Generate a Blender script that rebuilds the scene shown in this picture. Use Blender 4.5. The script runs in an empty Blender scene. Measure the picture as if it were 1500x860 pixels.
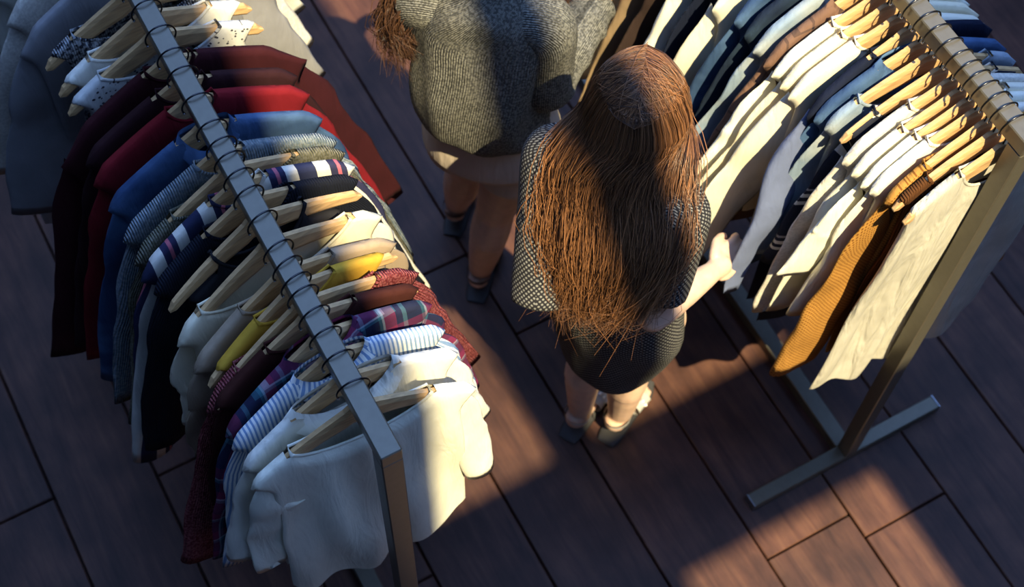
import bpy, math, random
import numpy as np
from mathutils import Vector, Matrix, noise

# ---------------------------------------------------------------- camera, sky, sun, exposure
sc = bpy.context.scene
C = sc.collection
RIGHT = Vector((0.87561177, -0.48259173, 0.02022998))
UP = Vector((0.4186586, 0.77916733, 0.46650107))
FWD = Vector((0.2408921, 0.40000437, -0.88428926))
cam_data = bpy.data.cameras.new('camera')
cam = bpy.data.objects.new('camera', cam_data)
C.objects.link(cam)
cam.matrix_world = Matrix(((RIGHT.x, UP.x, -FWD.x, 0.0), (RIGHT.y, UP.y, -FWD.y, 0.0),
                           (RIGHT.z, UP.z, -FWD.z, 3.91863), (0, 0, 0, 1)))
cam_data.sensor_width = 36.0
cam_data.lens = 2206.885 * 36.0 / 1500.0
cam_data.dof.use_dof = True
cam_data.dof.focus_distance = 2.75
cam_data.dof.aperture_fstop = 4.0
sc.camera = cam

world = bpy.data.worlds.new('sky')
sc.world = world
world.use_nodes = True
wn = world.node_tree
bg = wn.nodes['Background']
bg.inputs[0].default_value = (0.262, 0.465, 1.0, 1)
bg.inputs[1].default_value = 3.1

sun_data = bpy.data.lights.new('sun', 'SUN')
sun_data.energy = 13.0
sun_data.color = (1.0, 0.85, 0.51)
sun_data.angle = math.radians(0.5)
sun = bpy.data.objects.new('sun', sun_data)
C.objects.link(sun)
SUN_SLOPE = 1.6
sun.rotation_euler = Vector((0, 1, -SUN_SLOPE)).to_track_quat('-Z', 'Y').to_euler()
sun.location = (0, -6, 10)

sc.view_settings.view_transform = 'Standard'
sc.view_settings.look = 'None'
sc.view_settings.gamma = 1.0
sc.view_settings.use_curve_mapping = False
sc.view_settings.exposure = 0.0
sc.cycles.use_denoising = True
sc.cycles.max_bounces = 6
sc.cycles.transparent_max_bounces = 8

rnd = random.Random(7)

# ---------------------------------------------------------------- helpers
def obj(name, verts, faces, mat, parent=None, smooth=True, uvs=None):
    me = bpy.data.meshes.new(name)
    me.from_pydata([tuple(v) for v in verts], [], faces)
    if uvs is not None:
        ul = me.uv_layers.new(name='UVMap')
        idx = np.empty(len(me.loops), dtype=np.int32)
        me.loops.foreach_get('vertex_index', idx)
        ul.data.foreach_set('uv', np.asarray(uvs, dtype=np.float32)[idx].ravel())
    if smooth:
        me.polygons.foreach_set('use_smooth', [True] * len(me.polygons))
    me.materials.append(mat)
    me.update()
    o = bpy.data.objects.new(name, me)
    C.objects.link(o)
    if parent is not None:
        o.parent = parent
    return o

def thing(name, label, cat, loc=(0, 0, 0), rotz=0.0, group=None):
    o = bpy.data.objects.new(name, None)
    o.empty_display_size = 0.05
    C.objects.link(o)
    o.location = loc
    o.rotation_euler = (0, 0, rotz)
    o['label'] = label
    o['category'] = cat
    if group:
        o['group'] = group
    return o

def box_geo(x0, x1, y0, y1, z0, z1, b=0.0):
    """box with chamfered edges along every side (24 vertices) when b > 0"""
    if b <= 0:
        v = [(x, y, z) for z in (z0, z1) for y in (y0, y1) for x in (x0, x1)]
        f = [(0, 2, 3, 1), (4, 5, 7, 6), (0, 1, 5, 4), (2, 6, 7, 3), (0, 4, 6, 2), (1, 3, 7, 5)]
        return v, f
    import bmesh
    bm = bmesh.new()
    v, f = box_geo(x0, x1, y0, y1, z0, z1)
    vs = [bm.verts.new(p) for p in v]
    for q in f:
        bm.faces.new([vs[i] for i in q])
    bmesh.ops.bevel(bm, geom=list(bm.edges), offset=b, segments=1, affect='EDGES', profile=0.5)
    bm.verts.index_update()
    out = [tuple(p.co) for p in bm.verts], [tuple(q.index for q in p.verts) for p in bm.faces]
    bm.free()
    return out

def box(name, x0, x1, y0, y1, z0, z1, mat, parent=None, b=0.0):
    v, f = box_geo(x0, x1, y0, y1, z0, z1, b)
    return obj(name, v, f, mat, parent, smooth=False)

def join_geo(parts):
    V, F, U = [], [], []
    for p in parts:
        o = len(V)
        V += list(p[0])
        F += [tuple(i + o for i in q) for q in p[1]]
        if len(p) > 2:
            U += list(p[2])
    return V, F, U

def tube_geo(pts, radii, n=8, cap=True, flat=1.0):
    pts = [Vector(p) for p in pts]
    V, F, U = [], [], []
    prev = None
    L = 0.0
    for i, p in enumerate(pts):
        d = (pts[min(i + 1, len(pts) - 1)] - pts[max(i - 1, 0)]).normalized()
        if prev is None:
            a = d.orthogonal().normalized()
        else:
            a = (prev - d * prev.dot(d))
            a = a.normalized() if a.length > 1e-6 else d.orthogonal().normalized()
        prev = a
        b = d.cross(a)
        r = radii[i] if hasattr(radii, '__len__') else radii
        if i:
            L += (p - pts[i - 1]).length
        for k in range(n):
            t = 2 * math.pi * k / n
            V.append(p + a * (r * math.cos(t)) + b * (r * flat * math.sin(t)))
            U.append((t * r, L))
    for i in range(len(pts) - 1):
        for k in range(n):
            k2 = (k + 1) % n
            F.append((i * n + k, i * n + k2, (i + 1) * n + k2, (i + 1) * n + k))
    if cap:
        F.append(tuple(range(n))[::-1])
        m = (len(pts) - 1) * n
        F.append(tuple(m + k for k in range(n)))
    return V, F, U

def sphere_geo(c, r, seg=12, rings=8):
    c = Vector(c)
    rx, ry, rz = (r, r, r) if not hasattr(r, '__len__') else r
    V = [c + Vector((0, 0, rz))]
    for i in range(1, rings):
        t = math.pi * i / rings
        for k in range(seg):
            a = 2 * math.pi * k / seg
            V.append(c + Vector((rx * math.sin(t) * math.cos(a), ry * math.sin(t) * math.sin(a), rz * math.cos(t))))
    V.append(c - Vector((0, 0, rz)))
    F = []
    for k in range(seg):
        F.append((0, 1 + k, 1 + (k + 1) % seg))
    for i in range(rings - 2):
        for k in range(seg):
            a = 1 + i * seg + k
            b = 1 + i * seg + (k + 1) % seg
            F.append((a, a + seg, b + seg, b))
    last = len(V) - 1
    m = 1 + (rings - 2) * seg
    for k in range(seg):
        F.append((m + k, last, m + (k + 1) % seg))
    return V, F

def catmull(P, n):
    """smooth path through P (arrays of equal length), n samples"""
    P = [np.asarray(p, float) for p in P]
    P = [2 * P[0] - P[1]] + P + [2 * P[-1] - P[-2]]
    m = len(P) - 3
    out = []
    for i in range(n):
        t = i / (n - 1) * m
        k = min(int(t), m - 1)
        t -= k
        a, b, c, d = P[k:k + 4]
        out.append(0.5 * (2 * b + (c - a) * t + (2 * a - 5 * b + 4 * c - d) * t * t + (3 * b - a - 3 * c + d) * t ** 3))
    return out

def loft_geo(rings, nr, n=32, wob=0.0, seed=0.0, cap_top=False):
    """rings: list of (center, a_vec, b_vec); ellipse rings, resampled smoothly"""
    flat = [np.concatenate([np.asarray(c, float), np.asarray(a, float), np.asarray(b, float)]) for c, a, b in rings]
    S = catmull(flat, nr)
    V, F, U = [], [], []
    L = 0.0
    for i, s in enumerate(S):
        c, a, b = Vector(s[:3]), Vector(s[3:6]), Vector(s[6:9])
        if i:
            L += (c - Vector(S[i - 1][:3])).length
        R = (a.length + b.length) / 2
        for k in range(n):
            t = 2 * math.pi * k / n
            p = c + a * math.cos(t) + b * math.sin(t)
            if wob:
                p += (a * math.cos(t) + b * math.sin(t)) * wob * noise.noise(Vector((math.cos(t) * 2.2 + seed, math.sin(t) * 2.2, L * 4)))
            V.append(p)
            U.append((abs(t - math.pi) * R, L))
    for i in range(nr - 1):
        for k in range(n):
            k2 = (k + 1) % n
            F.append((i * n + k, i * n + k2, (i + 1) * n + k2, (i + 1) * n + k))
    if cap_top:
        F.append(tuple(range(n)))
    return V, F, U

# ---------------------------------------------------------------- materials
MATS = {}
def new_mat(name):
    m = bpy.data.materials.new(name)
    m.use_nodes = True
    nt = m.node_tree
    b = nt.nodes['Principled BSDF']
    return m, nt, b

def N(nt, t, **kw):
    n = nt.nodes.new(t)
    for k, v in kw.items():
        setattr(n, k, v)
    return n

def ramp(nt, stops, interp='LINEAR'):
    r = N(nt, 'ShaderNodeValToRGB')
    r.color_ramp.interpolation = interp
    e = r.color_ramp.elements
    while len(e) > len(stops):
        e.remove(e[-1])
    while len(e) < len(stops):
        e.new(0.5)
    for i, (p, c) in enumerate(stops):
        e[i].position = p
        e[i].color = (c[0], c[1], c[2], 1)
    return r

def mixrgb(nt, kind, fac, a, b):
    m = N(nt, 'ShaderNodeMix', data_type='RGBA', blend_type=kind)
    if isinstance(fac, (int, float)):
        m.inputs[0].default_value = fac
    else:
        nt.links.new(fac, m.inputs[0])
    for s, v in ((6, a), (7, b)):
        if isinstance(v, tuple):
            m.inputs[s].default_value = (v[0], v[1], v[2], 1)
        else:
            nt.links.new(v, m.inputs[s])
    return m.outputs[2]

def math_node(nt, op, a, b=None):
    m = N(nt, 'ShaderNodeMath', operation=op)
    for i, v in enumerate((a, b)):
        if v is None:
            continue
        if isinstance(v, (int, float)):
            m.inputs[i].default_value = v
        else:
            nt.links.new(v, m.inputs[i])
    return m.outputs[0]

def fabric(name, base, marl=None, marl_scale=260, vst=None, hst=None, dots=None, knit=0.0, mesh=None, rough=0.9, fold=0.35, mottle=0.12, denim=False, fade=None):
    """woven or knitted cloth.  vst / hst: (period, [(pos, colour), ...]) stripes along / across the length"""
    if name in MATS:
        return MATS[name]
    m, nt, b = new_mat(name)
    L = nt.links
    uv = N(nt, 'ShaderNodeUVMap', uv_map='UVMap')
    sep = N(nt, 'ShaderNodeSeparateXYZ')
    L.new(uv.outputs[0], sep.inputs[0])
    oi = N(nt, 'ShaderNodeTexCoord')
    col = None
    def stripe(axis, spec):
        per, stops = spec
        f = math_node(nt, 'FRACT', math_node(nt, 'MULTIPLY', sep.outputs[axis], 1.0 / per))
        r = ramp(nt, stops, 'CONSTANT')
        L.new(f, r.inputs[0])
        return r.outputs[0]
    if vst and hst:
        col = mixrgb(nt, 'MIX', 0.5, stripe(0, vst), stripe(1, hst))
    elif vst:
        col = stripe(0, vst)
    elif hst:
        col = stripe(1, hst)
    nz = N(nt, 'ShaderNodeTexNoise')
    nz.inputs['Scale'].default_value = marl_scale
    nz.inputs['Detail'].default_value = 2
    L.new(oi.outputs['Object'], nz.inputs['Vector'])
    if marl is not None:
        r = ramp(nt, [(0.42, base), (0.58, marl)])
        L.new(nz.outputs[0], r.inputs[0])
        col = r.outputs[0]
    if dots is not None:
        vo = N(nt, 'ShaderNodeTexVoronoi')
        vo.inputs['Scale'].default_value = dots[1]
        L.new(uv.outputs[0], vo.inputs['Vector'])
        r = ramp(nt, [(0.0, dots[0]), (0.28, base)], 'CONSTANT')
        L.new(vo.outputs['Distance'], r.inputs[0])
        col = r.outputs[0]
    if mesh is not None:          # diamond flecks of an openwork knit
        p, c2 = mesh
        s1 = math_node(nt, 'SINE', math_node(nt, 'MULTIPLY', math_node(nt, 'ADD', sep.outputs[0], sep.outputs[1]), math.pi / p))
        s2 = math_node(nt, 'SINE', math_node(nt, 'MULTIPLY', math_node(nt, 'SUBTRACT', sep.outputs[0], sep.outputs[1]), math.pi / p))
        pr = math_node(nt, 'ABSOLUTE', math_node(nt, 'MULTIPLY', s1, s2))
        r = ramp(nt, [(0.50, base), (0.72, c2)])
        L.new(pr, r.inputs[0])
        col = r.outputs[0]
        mesh_h = pr
    if col is None:
        col = mixrgb(nt, 'MIX', 0.0, base, base)
    if fade is not None:          # worn, paler denim in uneven patches
        n3 = N(nt, 'ShaderNodeTexNoise')
        n3.inputs['Scale'].default_value = 9
        n3.inputs['Detail'].default_value = 3
        L.new(oi.outputs['Object'], n3.inputs['Vector'])
        r3 = ramp(nt, [(0.4, (0, 0, 0)), (0.65, (1, 1, 1))])
        L.new(n3.outputs[0], r3.inputs[0])
        col = mixrgb(nt, 'MIX', r3.outputs[0], col, fade)
    n2 = N(nt, 'ShaderNodeTexNoise')
    n2.inputs['Scale'].default_value = 14
    n2.inputs['Detail'].default_value = 4
    L.new(oi.outputs['Object'], n2.inputs['Vector'])
    r2 = ramp(nt, [(0.3, (1 - mottle,) * 3), (0.7, (1 + mottle * 0.4,) * 3)])
    L.new(n2.outputs[0], r2.inputs[0])
    col = mixrgb(nt, 'MULTIPLY', 1.0, col, r2.outputs[0])
    L.new(col, b.inputs['Base Color'])
    b.inputs['Roughness'].default_value = rough
    b.inputs['Specular IOR Level'].default_value = 0.15
    # relief: hanging creases (long along the drop) and the weave
    mp = N(nt, 'ShaderNodeMapping')
    mp.inputs['Scale'].default_value = (26, 26, 4.5)
    L.new(oi.outputs['Object'], mp.inputs[0])
    cr = N(nt, 'ShaderNodeTexNoise')
    cr.inputs['Scale'].default_value = 1.0
    cr.inputs['Detail'].default_value = 3
    cr.inputs['Distortion'].default_value = 0.6
    L.new(mp.outputs[0], cr.inputs['Vector'])
    bp = N(nt, 'ShaderNodeBump')
    bp.inputs['Strength'].default_value = fold
    bp.inputs['Distance'].default_value = 0.02
    L.new(cr.outputs[0], bp.inputs['Height'])
    bp2 = N(nt, 'ShaderNodeBump')
    bp2.inputs['Strength'].default_value = 0.25 + 0.6 * (knit > 0)
    bp2.inputs['Distance'].default_value = 0.0015 + knit
    if knit > 0:
        wv = N(nt, 'ShaderNodeTexWave', wave_type='BANDS', bands_direction='X')
        wv.inputs['Scale'].default_value = 62
        wv.inputs['Distortion'].default_value = 1.5
        L.new(uv.outputs[0], wv.inputs['Vector'])
        L.new(wv.outputs[0], bp2.inputs['Height'])
    elif mesh is not None:
        L.new(mesh_h, bp2.inputs['Height'])
    else:
        L.new(nz.outputs[0], bp2.inputs['Height'])
    L.new(bp.outputs[0], bp2.inputs['Normal'])
    L.new(bp2.outputs[0], b.inputs['Normal'])
    MATS[name] = m
    return m

def plain(name, col, rough=0.5, metal=0.0, spec=0.5, bump=0.0, scale=60, vary=0.0, stretch=None):
    if name in MATS:
        return MATS[name]
    m, nt, b = new_mat(name)
    b.inputs['Base Color'].default_value = (*col, 1)
    b.inputs['Roughness'].default_value = rough
    b.inputs['Metallic'].default_value = metal
    b.inputs['Specular IOR Level'].default_value = spec
    if bump or vary:
        tc = N(nt, 'ShaderNodeTexCoord')
        mp = N(nt, 'ShaderNodeMapping')
        mp.inputs['Scale'].default_value = stretch or (1, 1, 1)
        nt.links.new(tc.outputs['Object'], mp.inputs[0])
        nz = N(nt, 'ShaderNodeTexNoise')
        nz.inputs['Scale'].default_value = scale
        nz.inputs['Detail'].default_value = 4
        nt.links.new(mp.outputs[0], nz.inputs['Vector'])
        if vary:
            r = ramp(nt, [(0.3, tuple(c * (1 - vary) for c in col)), (0.7, tuple(min(1, c * (1 + vary)) for c in col))])
            nt.links.new(nz.outputs[0], r.inputs[0])
            nt.links.new(r.outputs[0], b.inputs['Base Color'])
        if bump:
            bp = N(nt, 'ShaderNodeBump')
            bp.inputs['Strength'].default_value = bump
            bp.inputs['Distance'].default_value = 0.01
            nt.links.new(nz.outputs[0], bp.inputs['Height'])
            nt.links.new(bp.outputs[0], b.inputs['Normal'])
    MATS[name] = m
    return m

steel = plain('blackened steel tube', (0.135, 0.120, 0.088), 0.36, 0.4, bump=0.02, scale=60, vary=0.06)
chrome = plain('dark polished hook wire', (0.045, 0.045, 0.05), 0.25, 0.9)
tipmetal = plain('bright hook tip', (0.8, 0.8, 0.82), 0.2, 1.0)
wood_h = plain('pale varnished hanger wood', (0.52, 0.325, 0.150), 0.42, spec=0.3, vary=0.25, scale=9, stretch=(2, 14, 14), bump=0.05)
plaster = plain('grey painted plaster', (0.06, 0.06, 0.065), 0.9, vary=0.1, scale=6)
frame_paint = plain('window frame paint', (0.10, 0.10, 0.11), 0.5)
subfloor = plain('dark gap below planks', (0.008, 0.007, 0.007), 0.95)

def plank_material():
    m, nt, b = new_mat('worn reddish floorboard')
    L = nt.links
    tc = N(nt, 'ShaderNodeTexCoord')
    oi = N(nt, 'ShaderNodeObjectInfo')
    geo = N(nt, 'ShaderNodeNewGeometry')
    mp = N(nt, 'ShaderNodeMapping')
    mp.inputs['Scale'].default_value = (22, 2.2, 22)
    off = N(nt, 'ShaderNodeVectorMath', operation='ADD')
    L.new(geo.outputs['Position'], off.inputs[0])
    L.new(oi.outputs['Random'], off.inputs[1])
    L.new(off.outputs[0], mp.inputs[0])
    g = N(nt, 'ShaderNodeTexNoise')
    g.inputs['Scale'].default_value = 1.6
    g.inputs['Detail'].default_value = 7
    g.inputs['Roughness'].default_value = 0.65
    g.inputs['Distortion'].default_value = 0.5
    L.new(mp.outputs[0], g.inputs['Vector'])
    r = ramp(nt, [(0.28, (0.040, 0.016, 0.013)), (0.5, (0.085, 0.038, 0.028)), (0.75, (0.13, 0.064, 0.042))])
    L.new(g.outputs[0], r.inputs[0])
    w = N(nt, 'ShaderNodeTexNoise')
    w.inputs['Scale'].default_value = 7.0
    w.inputs['Detail'].default_value = 6
    L.new(geo.outputs['Position'], w.inputs['Vector'])
    wr = ramp(nt, [(0.35, (0.55, 0.52, 0.52)), (0.7, (1.12, 1.08, 1.02))])
    L.new(w.outputs[0], wr.inputs[0])
    c1 = mixrgb(nt, 'MULTIPLY', 1.0, r.outputs[0], wr.outputs[0])
    tone = ramp(nt, [(0.0, (0.75, 0.72, 0.72)), (1.0, (1.2, 1.12, 1.05))])
    L.new(oi.outputs['Random'], tone.inputs[0])
    c2 = mixrgb(nt, 'MULTIPLY', 1.0, c1, tone.outputs[0])
    L.new(c2, b.inputs['Base Color'])
    b.inputs['Roughness'].default_value = 0.55
    b.inputs['Specular IOR Level'].default_value = 0.35
    bp = N(nt, 'ShaderNodeBump')
    bp.inputs['Strength'].default_value = 0.35
    bp.inputs['Distance'].default_value = 0.004
    L.new(g.outputs[0], bp.inputs['Height'])
    L.new(bp.outputs[0], b.inputs['Normal'])
    return m
plank_mat = plank_material()

def skin_material(name, col):
    m, nt, b = new_mat(name)
    b.inputs['Base Color'].default_value = (*col, 1)
    b.inputs['Roughness'].default_value = 0.5
    b.inputs['Subsurface Weight'].default_value = 0.12
    b.inputs['Subsurface Radius'].default_value = (0.01, 0.004, 0.002)
    b.inputs['Subsurface Scale'].default_value = 1.0
    tc = N(nt, 'ShaderNodeTexCoord')
    nz = N(nt, 'ShaderNodeTexNoise')
    nz.inputs['Scale'].default_value = 30
    nt.links.new(tc.outputs['Object'], nz.inputs['Vector'])
    r = ramp(nt, [(0.35, tuple(c * 0.92 for c in col)), (0.65, tuple(min(1, c * 1.06) for c in col))])
    nt.links.new(nz.outputs[0], r.inputs[0])
    nt.links.new(r.outputs[0], b.inputs['Base Color'])
    return m
skin = skin_material('light skin', (0.66, 0.44, 0.32))
skin2 = skin_material('tanned skin', (0.56, 0.36, 0.26))

def hair_material(name, dark, light):
    m, nt, b = new_mat(name)
    L = nt.links
    uv = N(nt, 'ShaderNodeUVMap', uv_map='UVMap')
    sep = N(nt, 'ShaderNodeSeparateXYZ')
    L.new(uv.outputs[0], sep.inputs[0])
    r = ramp(nt, [(0.0, dark), (0.75, light), (1.0, tuple(min(1, c * 1.35) for c in light))])
    L.new(sep.outputs[0], r.inputs[0])
    L.new(r.outputs[0], b.inputs['Base Color'])
    b.inputs['Roughness'].default_value = 0.33
    b.inputs['Specular IOR Level'].default_value = 0.55
    return m
hair1 = hair_material('auburn hair', (0.030, 0.013, 0.008), (0.27, 0.118, 0.048))
hair2 = hair_material('dark brown hair', (0.014, 0.007, 0.005), (0.09, 0.042, 0.022))

# ---------------------------------------------------------------- setting
def structure(o):
    o['kind'] = 'structure'
    return o

FX0, FX1, FY0, FY1 = -1.15, 4.4, -2.5, 6.0
floor = structure(box('floor', FX0, FX1, FY0, FY1, -0.12, -0.028, subfloor))
def add_planks():
    edges = [1.283 - 0.27 * k for k in range(15)][::-1] + [1.553 + 0.27 * k for k in range(11)]
    cache = {}
    for i in range(len(edges) - 1):
        x0, x1 = max(edges[i], FX0), min(edges[i + 1], FX1)
        if x1 - x0 < 0.03:
            continue
        if abs(edges[i] - 1.283) < 1e-6:
            xs = [(1.283, 1.553)]
        else:
            xs = [(x0, x1)]
        cuts = [FY0]
        y = FY0 + rnd.uniform(0.8, 2.6)
        while y < FY1 - 0.5:
            cuts.append(y)
            y += rnd.uniform(1.7, 2.9)
        cuts.append(FY1)
        if abs(edges[i] - 1.553) < 1e-6:       # the short joint seen in the sunlit patch
            cuts = [FY0, -1.2, 0.66, 2.35, 4.4, FY1]
        if abs(edges[i] - 1.283) < 1e-6:
            cuts = [FY0, -0.9, 0.735, 1.62, 3.7, FY1]
        for a, b_ in zip(cuts[:-1], cuts[1:]):
            g = 0.0022
            h = rnd.uniform(-0.0025, 0.0)
            box('plank', x0 + g, x1 - g, a + g, b_ - g, -0.028, h, plank_mat, floor, b=0.003)
add_planks()

WH = 10.6
# wall behind the viewer with the tall loft window that lets the sun in
YF = FY0
wx = [(0.415, 0.94), (1.03, 1.72)]
wz = [(3.3, 5.63), (6.02, 9.9)]
def window_wall():
    parts = []
    x_all = [FX0, wx[0][0], wx[0][1], wx[1][0], wx[1][1], FX1]
    z_all = [0.0, wz[0][0], wz[0][1], wz[1][0], wz[1][1], WH]
    for i in range(5):
        for j in range(5):
            if i in (1, 3) and j in (1, 3):
                continue
            parts.append(box_geo(x_all[i], x_all[i + 1], YF - 0.22, YF, z_all[j], z_all[j + 1]))
    V, F, _ = join_geo(parts)
    return structure(obj('wall_front', V, F, plaster, smooth=False))
window_wall()
structure(box('wall_back', FX0, FX1, FY1, FY1 + 0.2, -0.12, 4.6, plaster))
structure(box('wall_left_sky_block', FX0 - 0.2, FX0, FY0, FY1 + 0.2, -0.12, 8.6, plaster))  # unseen wall, set close and tall to block sky light from this side
structure(box('wall_right', FX1, FX1 + 0.2, FY0, FY1 + 0.2, -0.12, 4.6, plaster))
structure(box('baseboard_back', FX0, FX1, FY1 - 0.02, FY1, 0.0, 0.12, frame_paint))
structure(box('baseboard_right', FX1 - 0.02, FX1, FY0, FY1 - 0.02, 0.0, 0.12, frame_paint))

glass_m, gnt, gb = new_mat('window glass')
gtr = N(gnt, 'ShaderNodeBsdfTransparent')
ggl = N(gnt, 'ShaderNodeBsdfGlossy')
ggl.inputs['Roughness'].default_value = 0.02
gmx = N(gnt, 'ShaderNodeMixShader')
gmx.inputs[0].default_value = 0.05
gnt.links.new(gtr.outputs[0], gmx.inputs[1])
gnt.links.new(ggl.outputs[0], gmx.inputs[2])
gnt.links.new(gmx.outputs[0], gnt.nodes['Material Output'].inputs[0])
k = 0
for (xa, xb) in wx:
    for (za, zb) in wz:
        k += 1
        t = 0.03
        parts = [box_geo(xa, xa + t, YF - 0.14, YF - 0.08, za, zb), box_geo(xb - t, xb, YF - 0.14, YF - 0.08, za, zb),
                 box_geo(xa + t, xb - t, YF - 0.14, YF - 0.08, za, za + t), box_geo(xa + t, xb - t, YF - 0.14, YF - 0.08, zb - t, zb)]
        V, F, _ = join_geo(parts)
        w = structure(obj('window_%d' % k, V, F, frame_paint, smooth=False))
        box('pane', xa + t, xb - t, YF - 0.113, YF - 0.107, za + t, zb - t, glass_m, w)

# ---------------------------------------------------------------- clothes racks
BAR_Z, HT = 1.58, 0.02
LX, RX, RY0 = 0.3125, 1.641, 0.90
def rack(label, x, y0, y1, fl, fr):
    r = thing('clothes_rack', label, 'clothes rack', (x, y0, 0))
    L = y1 - y0
    box('bar', -HT, HT, -HT, L + HT, BAR_Z - HT, BAR_Z + HT, steel, r, b=0.0022)
    box('post', -HT, HT, -HT, HT, 0.04, BAR_Z - HT, steel, r, b=0.0022)
    box('post', -HT, HT, L - HT, L + HT, 0.04, BAR_Z - HT, steel, r, b=0.0022)
    box('foot', -fl, fr, -HT, HT, 0.0, 0.04, steel, r, b=0.0022)
    box('foot', -fl, fr, L - HT, L + HT, 0.0, 0.04, steel, r, b=0.0022)
    box('base_beam', -HT * 1.2, HT * 1.2, HT, L - HT, 0.0, 0.04, steel, r, b=0.0022)
    for yy in (0, L):
        for xa in (-fl - 0.003, fr):
            box('end_cap', xa, xa + 0.003, yy - HT, yy + HT, 0.0, 0.04, plain('bright worn metal edge', (0.30, 0.31, 0.34), 0.35, 0.9), r)
    return r
rack('dark square-tube clothes rack hung with white, red and navy clothes', LX, RY0, 2.62, 0.316, 0.303)
rack('dark square-tube clothes rack hung with cream and denim, its foot on bare floor', RX, RY0 - 0.012, 2.95, 0.316, 0.303)

# ---------------------------------------------------------------- hanger
ZN = 1.518          # height of the wooden neck of every hanger
HL = 0.215
def z_hang(x):
    t = min(1.0, abs(x) / HL)
    return -0.012 * min(1, t / 0.12) ** 2 - 0.078 * max(0, (t - 0.10) / 0.90) ** 0.95

def hanger_body_geo():
    xs = np.linspace(-HL, HL, 35)
    V, F, U = [], [], []
    prof = [(-1, -0.55), (-1, 0.55), (-0.55, 1), (0.55, 1), (1, 0.55), (1, -0.55), (0.55, -1), (-0.55, -1)]
    for x in xs:
        t = abs(x) / HL
        w = 0.038 * (1 - t) ** 1.3 + 0.029
        end = 1.0
        if t > 0.93:
            end = math.sqrt(max(0.02, 1 - ((t - 0.93) / 0.07) ** 2))
        zu = z_hang(x)
        zc = zu - w / 2
        th = (0.0085 - 0.0015 * t) * (0.55 + 0.45 * end)
        yc = -0.024 * t ** 2
        for a, b_ in prof:
            V.append((x, yc + a * th, zc + b_ * w / 2 * end))
            U.append((x, b_ * w))
    n = len(prof)
    for i in range(len(xs) - 1):
        for k in range(n):
            k2 = (k + 1) % n
            F.append((i * n + k, (i + 1) * n + k, (i + 1) * n + k2, i * n + k2))
    F.append(tuple(range(n)))
    F.append(tuple((len(xs) - 1) * n + k for k in range(n))[::-1])
    return V, F, U

def hook_geo():
    r = 0.031
    zc = BAR_Z + HT - math.sqrt(r * r - HT * HT) + 0.0016 - ZN
    pts = [(0, 0, -0.006), (0, 0, zc - r - 0.002 + 0.0)]
    for a in np.linspace(-90, 200, 26):
        if a < -80:
            continue
        pts.append((r * math.cos(math.radians(a)), 0, zc + r * math.sin(math.radians(a))))
    tip = pts[-1]
    return tube_geo(pts, 0.0019, 6), sphere_geo(tip, 0.0032, 8, 6)

HV = hanger_body_geo()
HK, HTIP = hook_geo()
hm = obj('hanger_body', HV[0], HV[1], wood_h, uvs=HV[2]).data
for p in hm.polygons:
    p.use_smooth = False
km = obj('hook', HK[0], HK[1], chrome).data
tm = obj('hook_tip', HTIP[0], HTIP[1], tipmetal).data
for o in [o for o in C.objects if o.data in (hm, km, tm)]:
    bpy.data.objects.remove(o)

def hanger(short, x, y, yaw):
    h = thing('clothes_hanger', 'curved wooden hanger carrying the ' + short, 'hanger', (x, y, ZN), yaw, 'wooden hangers on the racks')
    for nm, me in (('hanger_body', hm), ('hook', km)):
        o = bpy.data.objects.new(nm, me)
        C.objects.link(o)
        o.parent = h
    t = bpy.data.objects.new('hook_tip', tm)
    C.objects.link(t)
    t.parent = h.children[-1] if h.children else h
    for c in h.children:
        if c.name.startswith('hook') and c is not t:
            t.parent = c
    return h

# ---------------------------------------------------------------- garments
def sm(a, b_, x):
    t = min(1, max(0, (x - a) / (b_ - a)))
    return t * t * (3 - 2 * t)

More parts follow.
